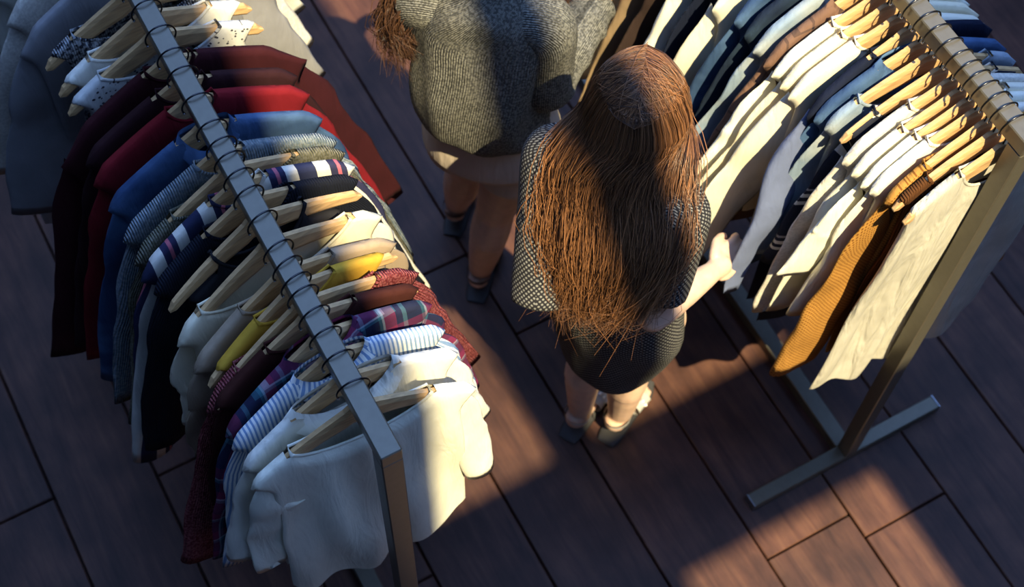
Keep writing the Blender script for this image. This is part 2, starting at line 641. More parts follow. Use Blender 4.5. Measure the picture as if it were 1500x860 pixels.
def body_geo(s, seed):
    sw, nw, nd, ln, hw, th = s['sw'], s['nw'], s['nd'], s['len'], s['hw'], s['th']
    amp, nb = s['amp'], s.get('ndb', 0.015)
    nu, nv = 36, 26
    V, F, U = [], [], []
    ops = s.get('open', 0.0)
    for side in (-1, 1):
        base = len(V)
        for j in range(nv + 1):
            v = j / nv
            vv = v ** 1.25
            for i in range(nu + 1):
                u = 2 * i / nu - 1
                u = math.copysign(abs(u) ** 0.85, u)
                # half width along the drop
                pinch = sm(0.0, 0.16, v)
                w = sw + (s['bw'] - sw) * pinch
                w = w + (hw - s['bw']) * sm(0.15, 1.0, v)
                x0 = u * sw
                top = z_hang(x0) + 0.006 + s.get('lift', 0.0)
                if abs(x0) < nw:
                    d = (nd if side < 0 else nb)
                    top = z_hang(nw) + 0.006 - d * (1 - (x0 / nw) ** 2) ** 0.75
                if abs(x0) > HL * 0.93:
                    top -= (abs(x0) - HL * 0.93) * 0.9
                hem = -ln + s.get('curve', 0.02) * (u * u - 0.5) + 0.012 * noise.noise(Vector((u * 3 + seed, 7.1, side)))
                z = top + (hem - top) * vv
                x = u * w
                bulge = math.sqrt(max(0.0, 1 - u * u))
                shoulder = sm(0.0, 0.06, v)
                T = th * (0.5 * bulge) * (0.35 + 0.65 * shoulder)
                inner = 0.0105 if abs(x0) < HL else 0.0105 * max(0, 1 - (abs(x0) - HL) / 0.05)
                edge = 1.0 if abs(u) < 0.97 else 0.2
                T = max(T, inner * edge * (1 - 0.8 * sm(0.3, 1, v)))
                if j == 0 and abs(x0) >= nw:
                    T *= 0.72
                ph = seed * 1.7
                fold = amp * sm(0.05, 0.8, v) * (math.sin(u * s['freq'] + ph + 1.3 * math.sin(v * 3 + ph)) * 0.7
                       + 1.3 * noise.noise(Vector((u * 3.1 + seed, v * 2.0, seed * 3))))
                bend = s['bend'] * v * v + s['twist'] * u * v * 0.05
                yc = -0.024 * min(1.2, (abs(x0) / HL)) ** 2 * (1 - 0.6 * sm(0.2, 1, v))
                y = yc + side * T + fold + bend
                x += s['lean'] * v * v + 0.010 * noise.noise(Vector((v * 4 + seed, u * 1.5, 2.2))) * sm(0, .4, v)
                if ops and side < 0:
                    gap = ops * (0.25 + 0.75 * v)
                    x = x + math.copysign(gap, u if u else 1) * (1 - abs(u)) if abs(u) > 1e-3 else x
                V.append((x, y, z))
                U.append((x, z))
        for j in range(nv):
            for i in range(nu):
                if ops and side < 0 and i in (nu // 2 - 1, nu // 2):
                    continue
                a = base + j * (nu + 1) + i
                q = (a, a + 1, a + nu + 2, a + nu + 1)
                F.append(q[::-1] if side < 0 else q)
    half = (nu + 1) * (nv + 1)
    for i in range(nu):            # shoulder seams
        ua = 2 * i / nu - 1
        ub = 2 * (i + 1) / nu - 1
        xa = abs(math.copysign(abs(ua) ** 0.85, ua)) * sw
        xb = abs(math.copysign(abs(ub) ** 0.85, ub)) * sw
        if min(xa, xb) >= nw - 1e-6:
            F.append((i, i + 1, half + i + 1, half + i))
    for j in range(nv):            # side seams
        for i in (0, nu):
            a = j * (nu + 1) + i
            q = (a, half + a, half + a + nu + 1, a + nu + 1)
            F.append(q if i == 0 else q[::-1])
    return V, F, U

def sleeve_geo(s, sd, seed, path=None):
    """sd = -1 or 1.  a flattened hanging tube from the armhole down"""
    sw = s['sw']
    L, w0, w1 = s['slv'], s.get('sw0', 0.085), s.get('sw1', 0.05)
    tip = Vector((sw - 0.006, -0.02, z_hang(sw) + 0.006 + s.get('lift', 0.0) - max(0, sw - HL * 0.93) * 0.9 - 0.004))
    ang = math.radians(s['ang'] + 4)
    c0 = tip + Vector((-0.038, 0.008, -w0 * 0.98))
    d = Vector((math.sin(ang), s.get('fwd', 0.0), -math.cos(ang))).normalized()
    n_, nr = 18, 22
    if path is None:
        P = [c0, c0 + Vector((-0.004, 0, -0.02)) + d * (L * 0.22), c0 + Vector((0.004, 0, 0)) + d * (L * 0.55) + Vector((0.01 * math.sin(seed), 0, 0)),
             c0 + Vector((0.006, 0, 0)) + d * L]
    else:
        P = [c0] + [Vector((abs(p[0]) if sd > 0 else -p[0], p[1], p[2])) for p in path]
    S = [Vector(p) for p in catmull(P, nr)]
    V, F, U = [], [], []
    acc = 0.0
    for i, c in enumerate(S):
        t = i / (nr - 1)
        ax = (S[min(i + 1, nr - 1)] - S[max(i - 1, 0)]).normalized()
        perp = Vector((-ax.z, 0, ax.x)).normalized()
        if perp.x < 0:
            perp = -perp
        start = Vector((0.30, 0.0, 0.95)).normalized()
        k = sm(0.0, 0.35, t)
        nrm = (start * (1 - k) + perp * k).normalized()
        if i:
            acc += (c - S[i - 1]).length
        w = w0 + (w1 - w0) * (t ** 0.8)
        h = s.get('sth', 0.016) * (0.8 + 0.5 * math.sin(t * 5 + seed)) * (0.55 + 0.45 * sm(0, 0.2, t))
        yv = nrm.cross(ax).normalized()
        wr = s['amp'] * 0.9
        for q in range(n_):
            a = 2 * math.pi * q / n_
            rad = 1 + 0.10 * noise.noise(Vector((math.cos(a) * 1.5 + seed * 2, math.sin(a) * 1.5 + sd, t * 7)))
            p = c + nrm * (w * math.cos(a) * rad) + yv * (h * math.sin(a) * rad)
            p.y += wr * noise.noise(Vector((p.x * 14, p.z * 9, seed + sd * 3))) * sm(0.05, 0.4, t) + s['bend'] * 0.6 * t
            V.append((sd * p.x, p.y, p.z))
            U.append((w * math.cos(a), -acc + c0.z))
    for i in range(nr - 1):
        for q in range(n_):
            q2 = (q + 1) % n_
            f = (i * n_ + q, i * n_ + q2, (i + 1) * n_ + q2, (i + 1) * n_ + q)
            F.append(f if sd > 0 else f[::-1])
    # turned-in cuff
    m = len(V)
    b0 = (nr - 1) * n_
    for q in range(n_):
        p = Vector(V[b0 + q])
        cc = Vector((sd * S[-1].x, S[-1].y + s['bend'] * 0.6, S[-1].z))
        inn = cc + (p - cc) * 0.82 + (Vector((sd * (S[-2].x - S[-1].x), S[-2].y - S[-1].y, S[-2].z - S[-1].z))).normalized() * 0.02
        V.append(tuple(inn))
        U.append(U[b0 + q])
    for q in range(n_):
        q2 = (q + 1) % n_
        f = (b0 + q, b0 + q2, m + q2, m + q)
        F.append(f if sd > 0 else f[::-1])
    return V, F, U

def neckband_geo(s):
    """the rib sewn round an open neck"""
    nw = s['nw']
    pts = []
    n = 40
    for i in range(n):
        a = 2 * math.pi * (i + 0.5) / n
        x = nw * math.cos(a)
        fr = math.sin(a) < 0
        d = s['nd'] if fr else s.get('ndb', 0.015)
        u = x / s['sw']
        T = max(s['th'] * 0.5 * math.sqrt(1 - u * u) * 0.35, 0.0105) * 0.86
        y = -0.024 * (abs(x) / HL) ** 2 + (-T if fr else T)
        pts.append(Vector((x, y, z_hang(nw) + 0.0085 - d * max(0, 1 - (x / nw) ** 2) ** 0.75)))
    V, F, U = [], [], []
    for i, p in enumerate(pts):
        t = (pts[(i + 1) % n] - pts[i - 1]).normalized()
        a = Vector((0, 1, 0))
        b_ = t.cross(a).normalized()
        for k in range(6):
            q = 2 * math.pi * k / 6
            V.append(p + a * (0.0028 * math.cos(q)) + b_ * (0.0045 * math.sin(q)))
            U.append((p.x, p.z))
    for i in range(n):
        j = (i + 1) % n
        for k in range(6):
            k2 = (k + 1) % 6
            F.append((i * 6 + k, i * 6 + k2, j * 6 + k2, j * 6 + k))
    return V, F, U

def collar_geo(s):
    """a turned-down collar round the neck opening"""
    nw = s['nw'] + 0.004
    V, F, U = [], [], []
    n = 24
    for i in range(n):
        a = 2 * math.pi * i / n
        cx, cy = math.cos(a), math.sin(a)
        x = nw * cx
        y = 0.024 * cy
        z0 = z_hang(nw) + 0.004 - (s['nd'] if cy < 0 else s.get('ndb', 0.015)) * max(0, 1 - cx * cx) ** 0.75
        dr = 0.036 if cy < 0 else 0.030
        V += [(x, y, z0), (x * 0.96, y * 0.9, z0 + 0.018), (x * 1.22, y * 1.35 - 0.004, z0 - dr + 0.014 + (0.0 if cy > -0.6 else -0.016))]
        U += [(x, z0), (x, z0 + 0.02), (x, z0 - 0.03)]
    for i in range(n):
        j = (i + 1) % n
        if i == n * 3 // 4:
            continue
        for k in (0, 1):
            F.append((i * 3 + k, j * 3 + k, j * 3 + k + 1, i * 3 + k + 1))
    return V, F, U

DEF = dict(sw=0.215, nw=0.075, nd=0.07, len=0.62, hw=0.21, bw=0.19, th=0.030, amp=0.009, freq=7.0, bend=0.0, twist=0.0, lean=0.0,
           slv=0.0, ang=8)
def garment(rackx, y, name, cat, label, short, mat, yaw=0.0, hang=True, smat=None, **kw):
    s = dict(DEF)
    s.update(kw)
    if 'bw' not in kw:
        s['bw'] = s['sw'] - 0.028
    if 'hw' not in kw:
        s['hw'] = s['bw'] + 0.012
    seed = (y * 37.7 + rackx * 11) % 17
    yw = math.radians(yaw)
    g = thing(name, label, cat, (rackx, y, ZN), yw, 'clothes on the rack of dark and white garments' if rackx < 1 else 'clothes on the rack of cream and denim garments')
    V, F, U = body_geo(s, seed)
    obj('body', V, F, mat, g, uvs=U)
    if s['slv'] > 0:
        for sd in (-1, 1):
            p = s.get('path') if sd < 0 else None
            V, F, U = sleeve_geo(s, sd, seed + sd, p)
            obj('sleeve', V, F, smat or mat, g, uvs=U)
    if s.get('collar'):
        V, F, U = collar_geo(s)
        obj('collar', V, F, s.get('cmat') or mat, g, uvs=U)
    else:
        V, F, U = neckband_geo(s)
        obj('neckband', V, F, mat, g, uvs=U)
    if s.get('buttons'):
        for k in range(7):
            z = z_hang(s['nw']) - s['nd'] - 0.03 - k * (s['len'] - s['nd'] - 0.06) / 7.5
            V, F = sphere_geo((0.006, -s['th'] * 0.5 - 0.006, z), (0.0055, 0.002, 0.0055), 8, 5)
            obj('button', V, F, plain('shell button', (0.75, 0.72, 0.66), 0.3), g)
    if hang:
        hanger(short, rackx, y, yw)
    return g

# cloth
W_WHITE = (0.80, 0.77, 0.62)
cotton_white = fabric('white cotton jersey', W_WHITE, mottle=0.05)
sheer_white = fabric('sheer crinkled white cotton', (0.50, 0.47, 0.39), mottle=0.15, fold=0.9)
blouse_white = fabric('off white blouse cotton', (0.76, 0.72, 0.60), mottle=0.06, fold=0.5)
cream = fabric('cream viscose', (0.76, 0.68, 0.48), mottle=0.06)
ivory = fabric('ivory wool', (0.74, 0.69, 0.54), mottle=0.08, fold=0.25)
beige = fabric('beige tan cotton', (0.336, 0.252, 0.168), mottle=0.08)
linen_grey = fabric('pale grey linen', (0.56, 0.52, 0.44), marl=(0.66, 0.62, 0.53), marl_scale=150)
blue_stripe = fabric('fine blue stripe shirting', W_WHITE, vst=(0.0085, [(0, (0.76, 0.75, 0.70)), (0.55, (0.20, 0.30, 0.46))]))
plaid = fabric('navy teal and red plaid flannel', (0.021, 0.035, 0.07),
               vst=(0.085, [(0, (0.014, 0.0175, 0.042)), (0.34, (0.035, 0.112, 0.14)), (0.42, (0.315, 0.35, 0.385)), (0.47, (0.21, 0.028, 0.07)), (0.75, (0.021, 0.021, 0.056)), (0.9, (0.07, 0.154, 0.196))]),
               hst=(0.085, [(0, (0.014, 0.0175, 0.042)), (0.30, (0.042, 0.14, 0.182)), (0.40, (0.35, 0.385, 0.434)), (0.46, (0.168, 0.021, 0.07)), (0.78, (0.014, 0.021, 0.056))]))
rust = fabric('rust brown wool', (0.0483, 0.0126, 0.00924), mottle=0.15)
red_marl = fabric('red marled knit', (0.14, 0.020, 0.024), marl=(0.30, 0.085, 0.085), marl_scale=200, knit=0.002)
mustard = fabric('mustard yellow jersey', (0.52, 0.295, 0.032), mottle=0.08)
black_navy = fabric('near black navy cotton', (0.020, 0.019, 0.022))
charcoal_navy = fabric('charcoal navy knit', (0.00924, 0.0109, 0.0189), knit=0.001)
navy = fabric('navy wool', (0.00672, 0.0101, 0.0252))
navy_blue = fabric('deep blue twill', (0.00588, 0.0134, 0.0357))
blue_twill = fabric('mid blue twill', (0.00924, 0.0231, 0.0588))
flag_stripe = fabric('white navy and rose striped jersey', W_WHITE,
                     vst=(0.12, [(0, (0.025, 0.03, 0.07)), (0.30, (0.70, 0.66, 0.56)), (0.52, (0.03, 0.03, 0.07)), (0.64, (0.45, 0.12, 0.16)), (0.70, (0.03, 0.03, 0.07)), (0.80, (0.70, 0.66, 0.56))]))
olive = fabric('olive grey knit', (0.12, 0.114, 0.072), marl=(0.192, 0.18, 0.132), knit=0.003, marl_scale=160)
cable_blue = fabric('pale blue cable knit', (0.18, 0.228, 0.264), marl=(0.3, 0.336, 0.348), knit=0.004, marl_scale=120)
denim_light = fabric('light washed denim', (0.204, 0.27, 0.348), fade=(0.36, 0.396, 0.408), mottle=0.15)
denim_mid = fabric('mid blue denim', (0.030, 0.062, 0.135), fade=(0.075, 0.140, 0.265), mottle=0.2)
denim_dark = fabric('dark indigo denim', (0.0084, 0.0151, 0.0315), fade=(0.021, 0.0378, 0.063))
red = fabric('scarlet wool', (0.165, 0.008, 0.013), mottle=0.12)
maroon = fabric('maroon wool', (0.036, 0.0060, 0.0085), mottle=0.12)
maroon_dark = fabric('dark wine wool', (0.026, 0.0075, 0.0095), mottle=0.12)
dotted = fabric('white blouse with black dots', (0.60, 0.59, 0.54), dots=((0.06, 0.06, 0.07), 95))
marl_grey = fabric('black and white marled chunky knit', (0.035, 0.038, 0.05), marl=(0.42, 0.42, 0.42), marl_scale=110, knit=0.004)
tee_grey = fabric('slate grey jersey', (0.24, 0.235, 0.24))
pale_grey = fabric('pale grey crepe', (0.50, 0.49, 0.43))
blue_grey = fabric('blue grey gabardine', (0.34, 0.33, 0.32), fold=0.1)
amber_knit = fabric('amber openwork knit', (0.40, 0.195, 0.042), mesh=(0.010, (0.17, 0.066, 0.012)), mottle=0.15)
brown_knit = fabric('brown ribbed knit', (0.101, 0.0378, 0.0105), knit=0.003)
bw_stripe = fabric('black knit with white bars', (0.02, 0.02, 0.03), hst=(0.15, [(0, (0.018, 0.02, 0.032)), (0.55, (0.62, 0.58, 0.50)), (0.62, (0.018, 0.02, 0.032)), (0.70, (0.62, 0.58, 0.50)), (0.78, (0.018, 0.02, 0.032)), (0.86, (0.30, 0.28, 0.27)), (0.91, (0.018, 0.02, 0.032))]))
check_brown = fabric('brown windowpane check cotton', (0.12, 0.06, 0.036),
                     vst=(0.062, [(0, (0.162, 0.09, 0.06)), (0.90, (0.021, 0.018, 0.021))]), hst=(0.062, [(0, (0.162, 0.09, 0.06)), (0.90, (0.021, 0.018, 0.021))]))
lace_teal = fabric('dark teal lace', (0.00756, 0.0189, 0.0252), mesh=(0.016, (0.021, 0.042, 0.0462)))
camel = fabric('camel wool', (0.252, 0.174, 0.102), mottle=0.1)
brown_dark = fabric('dark brown cotton', (0.0357, 0.021, 0.0168))
taupe = fabric('taupe grey wool', (0.18, 0.162, 0.144), marl=(0.228, 0.21, 0.186))
sleeve_blue = fabric('grey blue poplin', (0.12, 0.145, 0.24))

lg = lambda y, *a, **k: garment(LX, y, *a, **k)
rg = lambda y, *a, **k: garment(RX, y, *a, **k)

# ---- rack of dark and white clothes, front end first
lg(1.026, 'long_sleeved_top', 'top', 'plain white long-sleeved top hanging first at the open front end of its rack', 'first white top at the front end',
   cotton_white, yaw=-2, sw=0.220, nw=0.135, nd=0.075, ndb=0.02, len=0.76, hw=0.205, bw=0.185, slv=0.37, sw0=0.075, sw1=0.034, ang=4, amp=0.014, th=0.045, freq=9, curve=0.05)
lg(1.085, 'blouse', 'blouse', 'white cotton blouse with rolled neck, second from the open end', 'second white blouse from the front end',
   blouse_white, yaw=3, sw=0.222, nw=0.10, nd=0.05, len=0.70, slv=0.34, sw0=0.085, sw1=0.05, ang=9, amp=0.010, collar=True)
lg(1.135, 'striped_shirt', 'shirt', 'fine blue and white pinstriped shirt behind the white tops', 'blue pinstriped shirt',
   blue_stripe, yaw=4, sw=0.222, nw=0.07, nd=0.04, len=0.72, slv=0.48, sw0=0.085, ang=7, collar=True, buttons=True)
lg(1.180, 'flannel_shirt', 'shirt', 'navy, teal and red plaid flannel shirt behind the blue pinstripe', 'plaid flannel shirt',
   plaid, yaw=8, nw=0.07, nd=0.04, len=0.70, slv=0.46, sw0=0.085, ang=9, sw=0.226, collar=True)
lg(1.226, 'sweater', 'sweater', 'rust brown plain wool sweater behind the plaid flannel', 'rust brown sweater',
   rust, yaw=6, sw=0.218, nw=0.09, nd=0.06, len=0.62, slv=0.44, ang=5, sw0=0.075)
lg(1.254, 'cardigan', 'cardigan', 'red marled knitted cardigan with dangling tie, wide neck baring its hanger', 'red marled cardigan',
   red_marl, yaw=9, sw=0.238, nw=0.155, nd=0.10, ndb=0.03, len=0.66, slv=0.56, ang=12, open=0.05)
lg(1.290, 'mustard_jersey', 'top', 'mustard yellow short-sleeved top between red cardigan and beige blouse', 'mustard yellow top',
   mustard, yaw=11, sw=0.19, nw=0.085, nd=0.05, len=0.60, slv=0.0)
lg(1.328, 'blouse', 'blouse', 'beige tan blouse with draped front behind the mustard top', 'beige tan blouse',
   beige, yaw=9, sw=0.228, nw=0.10, nd=0.06, len=0.56, slv=0.26, sw0=0.085, sw1=0.06, ang=3, amp=0.011)
lg(1.396, 'blouse', 'blouse', 'cream wide-necked blouse with most of its hanger bared', 'cream wide-necked blouse',
   cream, yaw=9, sw=0.232, nw=0.165, nd=0.09, ndb=0.03, len=0.58, slv=0.26, sw0=0.085, sw1=0.055, ang=3, amp=0.010)
lg(1.456, 'sleeveless_top', 'top', 'near-black sleeveless top with bare hanger arms, behind the cream blouse', 'near-black sleeveless top',
   black_navy, yaw=8, sw=0.17, nw=0.10, nd=0.12, ndb=0.09, len=0.66, slv=0.0, lift=-0.06)
lg(1.499, 'pullover', 'sweater', 'charcoal navy pullover next behind the near-black sleeveless top', 'charcoal navy pullover',
   charcoal_navy, yaw=6, nw=0.09, nd=0.08, len=0.66, slv=0.54, ang=10, sw=0.225)
lg(1.541, 'striped_jersey', 'top', 'navy jersey barred with white and rose stripes', 'rose and navy striped top',
   flag_stripe, yaw=5, sw=0.235, nw=0.055, nd=0.05, len=0.66, slv=0.66, ang=10)
lg(1.577, 'knit_sweater', 'sweater', 'olive grey chunky knit sweater behind the rose striped top', 'olive knit sweater',
   olive, yaw=5, nw=0.13, sw=0.232, nd=0.05, len=0.66, slv=0.56, ang=10)
lg(1.620, 'cable_sweater', 'sweater', 'pale blue cable-knit sweater beside the denim shirt', 'pale blue cable sweater',
   cable_blue, yaw=2, sw=0.230, nw=0.05, nd=0.05, len=0.68, slv=0.56, ang=11)
lg(1.688, 'denim_shirt', 'shirt', 'blue denim shirt between the cable-knit and the scarlet sweater', 'blue denim shirt on the dark rack',
   denim_mid, yaw=0, sw=0.228, nw=0.05, nd=0.06, len=0.72, slv=0.58, ang=11, collar=True)
lg(1.758, 'sweater', 'sweater', 'bright scarlet wool sweater, the brightest red on the rack', 'bright scarlet sweater',
   red, yaw=0, sw=0.232, nw=0.05, nd=0.05, len=0.76, slv=0.60, ang=11)
lg(1.806, 'sweater', 'sweater', 'dark wine-coloured sweater just behind the scarlet one', 'dark wine sweater',
   maroon_dark, yaw=0, sw=0.228, nw=0.05, nd=0.05, len=0.80, slv=0.62, ang=12)
lg(1.866, 'coat', 'coat', 'maroon wool coat in front of the dotted white blouse', 'maroon wool coat',
   maroon, yaw=1, sw=0.272, nw=0.05, nd=0.05, len=0.95, slv=0.66, ang=13, sw0=0.10)
lg(1.935, 'dotted_blouse', 'blouse', 'white blouse with small black dots, wide neck', 'dotted white blouse',
   dotted, yaw=2, sw=0.20, nw=0.13, nd=0.06, len=0.56, slv=0.0)
lg(1.99, 'shirt', 'shirt', 'plain pale shirt between the dotted blouse and marled knit', 'pale shirt beside the dotted blouse',
   blouse_white, yaw=3, sw=0.195, nw=0.13, nd=0.06, len=0.52, slv=0.0)
lg(2.06, 'chunky_cardigan', 'cardigan', 'black and white marled chunky knit cardigan', 'marled chunky cardigan',
   marl_grey, yaw=2, sw=0.195, nw=0.14, nd=0.07, len=0.50, slv=0.0, th=0.045)
lg(2.14, 'tee_shirt', 'top', 'slate grey jersey tee behind the marled cardigan', 'slate grey tee',
   tee_grey, yaw=1, sw=0.25, nw=0.09, nd=0.06, len=0.78, slv=0.45, sw0=0.11, sw1=0.08, ang=12, amp=0.012)
lg(2.22, 'linen_shirt', 'shirt', 'pale grey linen shirt with long soft sleeves behind the slate tee', 'pale grey linen shirt',
   linen_grey, yaw=0, sw=0.245, nw=0.09, nd=0.06, len=0.66, slv=0.42, sw0=0.10, sw1=0.07, ang=16, collar=True)
lg(2.30, 'blouse', 'blouse', 'pale crepe blouse hung second to last on the dark rack', 'pale crepe blouse',
   pale_grey, yaw=0, sw=0.25, nw=0.09, nd=0.06, len=0.60, slv=0.40, sw0=0.10, sw1=0.08, ang=18)
lg(2.40, 'long_coat', 'coat', 'long blue-grey coat hanging last on the dark rack', 'long blue-grey coat',
   blue_grey, yaw=0, sw=0.27, nw=0.08, nd=0.06, len=1.15, bw=0.26, hw=0.36, slv=0.0, amp=0.004, th=0.05)

# ---- rack of pale clothes and denim, front end first
rg(0.925, 'tank_top', 'top', 'sheer white sleeveless top with ragged hem, hanging first beside the post', 'sheer white sleeveless top',
   sheer_white, yaw=-2, sw=0.20, nw=0.09, nd=0.09, len=0.88, bw=0.20, hw=0.245, slv=0.0, amp=0.016, freq=11, th=0.03, lean=-0.02, curve=0.09)
rg(0.956, 'knit_vest', 'vest', 'brown ribbed knit vest between the sheer white top and amber sweater', 'brown ribbed vest',
   brown_knit, yaw=-3, sw=0.205, nw=0.14, nd=0.09, ndb=0.03, len=0.60, slv=0.0)
rg(0.984, 'knit_sweater', 'sweater', 'amber openwork knit sweater with long drooping sleeves', 'amber openwork sweater',
   amber_knit, yaw=-1, sw=0.222, nw=0.13, nd=0.07, len=0.86, bw=0.17, hw=0.17, lean=0.0, slv=0.62, sw0=0.09, sw1=0.07, ang=4, th=0.035, amp=0.010)
rg(1.014, 'shirt', 'shirt', 'white long shirt directly behind the amber sweater', 'white shirt behind the amber sweater',
   blouse_white, yaw=-3, sw=0.23, nw=0.10, nd=0.05, len=0.66, slv=0.42, ang=5, sw0=0.085)
rg(1.041, 'tee_shirt', 'top', 'white short-sleeved tee, second white piece behind the amber sweater', 'second white tee behind amber sweater',
   cotton_white, yaw=-2, sw=0.235, nw=0.11, nd=0.06, len=0.62, slv=0.25, sw0=0.10, sw1=0.095, ang=14)
rg(1.068, 'blouse', 'blouse', 'ivory blouse with narrow cuffs behind the white tee', 'ivory blouse with narrow cuffs',
   ivory, yaw=-3, sw=0.235, nw=0.12, nd=0.06, len=0.66, slv=0.48, sw0=0.085, ang=4)
rg(1.096, 'linen_shirt', 'shirt', 'pale grey linen shirt in front of the black and white striped top', 'pale linen shirt beside the striped top',
   linen_grey, yaw=-4, sw=0.235, nw=0.085, nd=0.05, len=0.70, slv=0.52, ang=4, sw0=0.10)
rg(1.128, 'striped_dress', 'dress', 'black dress with white horizontal bars behind the pale linen shirt', 'black dress with white bars',
   bw_stripe, yaw=-5, sw=0.20, nw=0.14, nd=0.08, ndb=0.05, len=0.90, hw=0.25, slv=0.40, ang=9, lift=-0.01)
rg(1.166, 'denim_jacket', 'jacket', 'light washed denim jacket slipping off its hanger, cuff turned back', 'light washed denim jacket',
   denim_light, yaw=-6, sw=0.225, nw=0.15, nd=0.08, ndb=0.05, len=0.66, slv=0.40, ang=5, sw0=0.08, sw1=0.06)
rg(1.200, 'denim_shirt', 'shirt', 'mid-blue denim shirt beside the navy dress, chest pocket pale', 'mid-blue denim shirt',
   denim_mid, yaw=-5, sw=0.23, nw=0.08, nd=0.05, len=0.72, slv=0.50, ang=5, collar=True)
held = rg(1.238, 'navy_dress', 'dress', 'long navy dress with pale blue sleeve held in the woman’s hand', 'long navy dress',
   navy, yaw=0, sw=0.235, nw=0.08, nd=0.05, len=0.95, hw=0.22, slv=0.60, ang=5, smat=sleeve_blue, sw0=0.08, sw1=0.022,
          path=[(-0.241, -0.03, -0.268), (-0.30, -0.07, -0.39), (-0.352, -0.088, -0.49), (-0.385, -0.11, -0.60)])
rg(1.272, 'cardigan', 'cardigan', 'cream open cardigan with long bell sleeves next to the navy dress', 'cream open cardigan',
   ivory, yaw=-6, sw=0.24, nw=0.09, nd=0.06, len=0.70, slv=0.64, sw0=0.10, sw1=0.085, ang=19, th=0.04)
rg(1.306, 'blouse', 'blouse', 'cream blouse with pleated front behind the open cream cardigan', 'cream pleated blouse',
   cream, yaw=-5, sw=0.24, nw=0.10, nd=0.05, len=0.66, slv=0.44, sw0=0.10, sw1=0.08, ang=16, amp=0.012)
rg(1.338, 'scalloped_blouse', 'top', 'white top with scalloped hem beside the brown check shirt', 'white scalloped top',
   cotton_white, yaw=-5, sw=0.24, nw=0.10, nd=0.05, len=0.58, slv=0.36, sw0=0.10, sw1=0.09, ang=17, curve=0.06)
rg(1.372, 'check_shirt', 'shirt', 'brown windowpane check shirt', 'brown check shirt',
   check_brown, yaw=-4, sw=0.24, nw=0.08, nd=0.05, len=0.80, slv=0.58, ang=14, collar=True)
rg(1.412, 'denim_shirt', 'shirt', 'pale bleached denim shirt behind the brown check shirt', 'pale bleached denim shirt',
   denim_light, yaw=-4, sw=0.24, nw=0.08, nd=0.05, len=0.62, slv=0.40, ang=14, collar=True)
rg(1.452, 'denim_dress', 'dress', 'dark indigo denim dress behind the bleached denim shirt', 'dark indigo denim dress',
   denim_dark, yaw=-4, sw=0.235, nw=0.08, nd=0.05, len=0.92, hw=0.26, slv=0.56, ang=12)
rg(1.492, 'denim_shirt', 'shirt', 'faded blue denim shirt beside the long ivory coat', 'faded blue denim shirt',
   denim_mid, yaw=-4, sw=0.235, nw=0.08, nd=0.05, len=0.80, slv=0.55, ang=13)
rg(1.548, 'long_coat', 'coat', 'long ivory coat near the woman’s auburn head', 'long ivory coat',
   ivory, yaw=-5, sw=0.25, nw=0.08, nd=0.05, len=0.98, hw=0.29, slv=0.62, ang=14, sw0=0.11, th=0.05)
rg(1.610, 'navy_jacket', 'jacket', 'navy jacket behind the long ivory coat', 'navy jacket behind the ivory coat',
   navy, yaw=-3, sw=0.24, nw=0.08, nd=0.05, len=0.85, slv=0.60, ang=14)
rg(1.668, 'lace_blouse', 'blouse', 'dark teal lace blouse with white scalloped edging', 'dark teal lace blouse',
   lace_teal, yaw=-3, sw=0.24, nw=0.12, nd=0.06, len=0.80, slv=0.50, ang=14, smat=cotton_white)
rg(1.730, 'blouse', 'blouse', 'dark brown cotton blouse beside the teal lace', 'dark brown blouse',
   brown_dark, yaw=-3, sw=0.24, len=0.80, slv=0.55, ang=12)
rg(1.795, 'sweater', 'sweater', 'camel wool sweater between brown blouse and white dress', 'camel wool sweater',
   camel, yaw=-3, sw=0.24, len=0.76, slv=0.56, ang=11)
rg(1.855, 'dress', 'dress', 'plain white dress beside the camel sweater', 'plain white dress',
   cotton_white, yaw=-3, sw=0.24, len=0.90, slv=0.50, ang=12, amp=0.012)
rg(1.920, 'shirt', 'shirt', 'off-white shirt behind the plain white dress', 'off-white shirt at the far end',
   blouse_white, yaw=-3, sw=0.24, len=0.80, slv=0.52, ang=12)
rg(1.985, 'sweater', 'sweater', 'taupe grey wool sweater near the reaching sleeve', 'taupe wool sweater',
   taupe, yaw=-3, sw=0.24, len=0.72, slv=0.56, ang=13)
rg(2.06, 'blouse', 'blouse', 'white blouse the grey-sweatered woman reaches for', 'white blouse being reached for',
   cotton_white, yaw=-3, sw=0.245, len=0.80, slv=0.58, ang=15)
rg(2.14, 'dress', 'dress', 'cream viscose dress behind the reached-for white blouse', 'cream viscose dress',
   cream, yaw=-3, sw=0.245, len=0.90, slv=0.50, ang=13)
rg(2.22, 'coat', 'coat', 'ivory wool coat hanging far along the pale rack', 'ivory coat far along the rack',
   ivory, yaw=-3, sw=0.25, len=0.95, slv=0.60, ang=13, th=0.05)

# ---------------------------------------------------------------- people
def vec(*a):
    return Vector(a)

def capsule(parts, p, r0, q, r1, seg=14):
    p, q = Vector(p), Vector(q)
    pts, rad = [], []
    d = (q - p)
    L = d.length
    d = d.normalized()
    for a in (-80, -50, -20):
        t = math.radians(a)
        pts.append(p + d * (r0 * math.sin(t)))
        rad.append(r0 * math.cos(t))
    for t in (0.25, 0.5, 0.75):
        pts.append(p + (q - p) * t)
        rad.append(r0 + (r1 - r0) * t)
    for a in (20, 50, 80):
        t = math.radians(a)
        pts.append(q + d * (r1 * math.sin(t)))
        rad.append(r1 * math.cos(t))
    g = tube_geo(pts, rad, seg)
    parts.append((g[0], g[1]))

def chain(parts, pts, rad, seg=14):
    for i in range(len(pts) - 1):
        capsule(parts, pts[i], rad[i], pts[i + 1], rad[i + 1], seg)

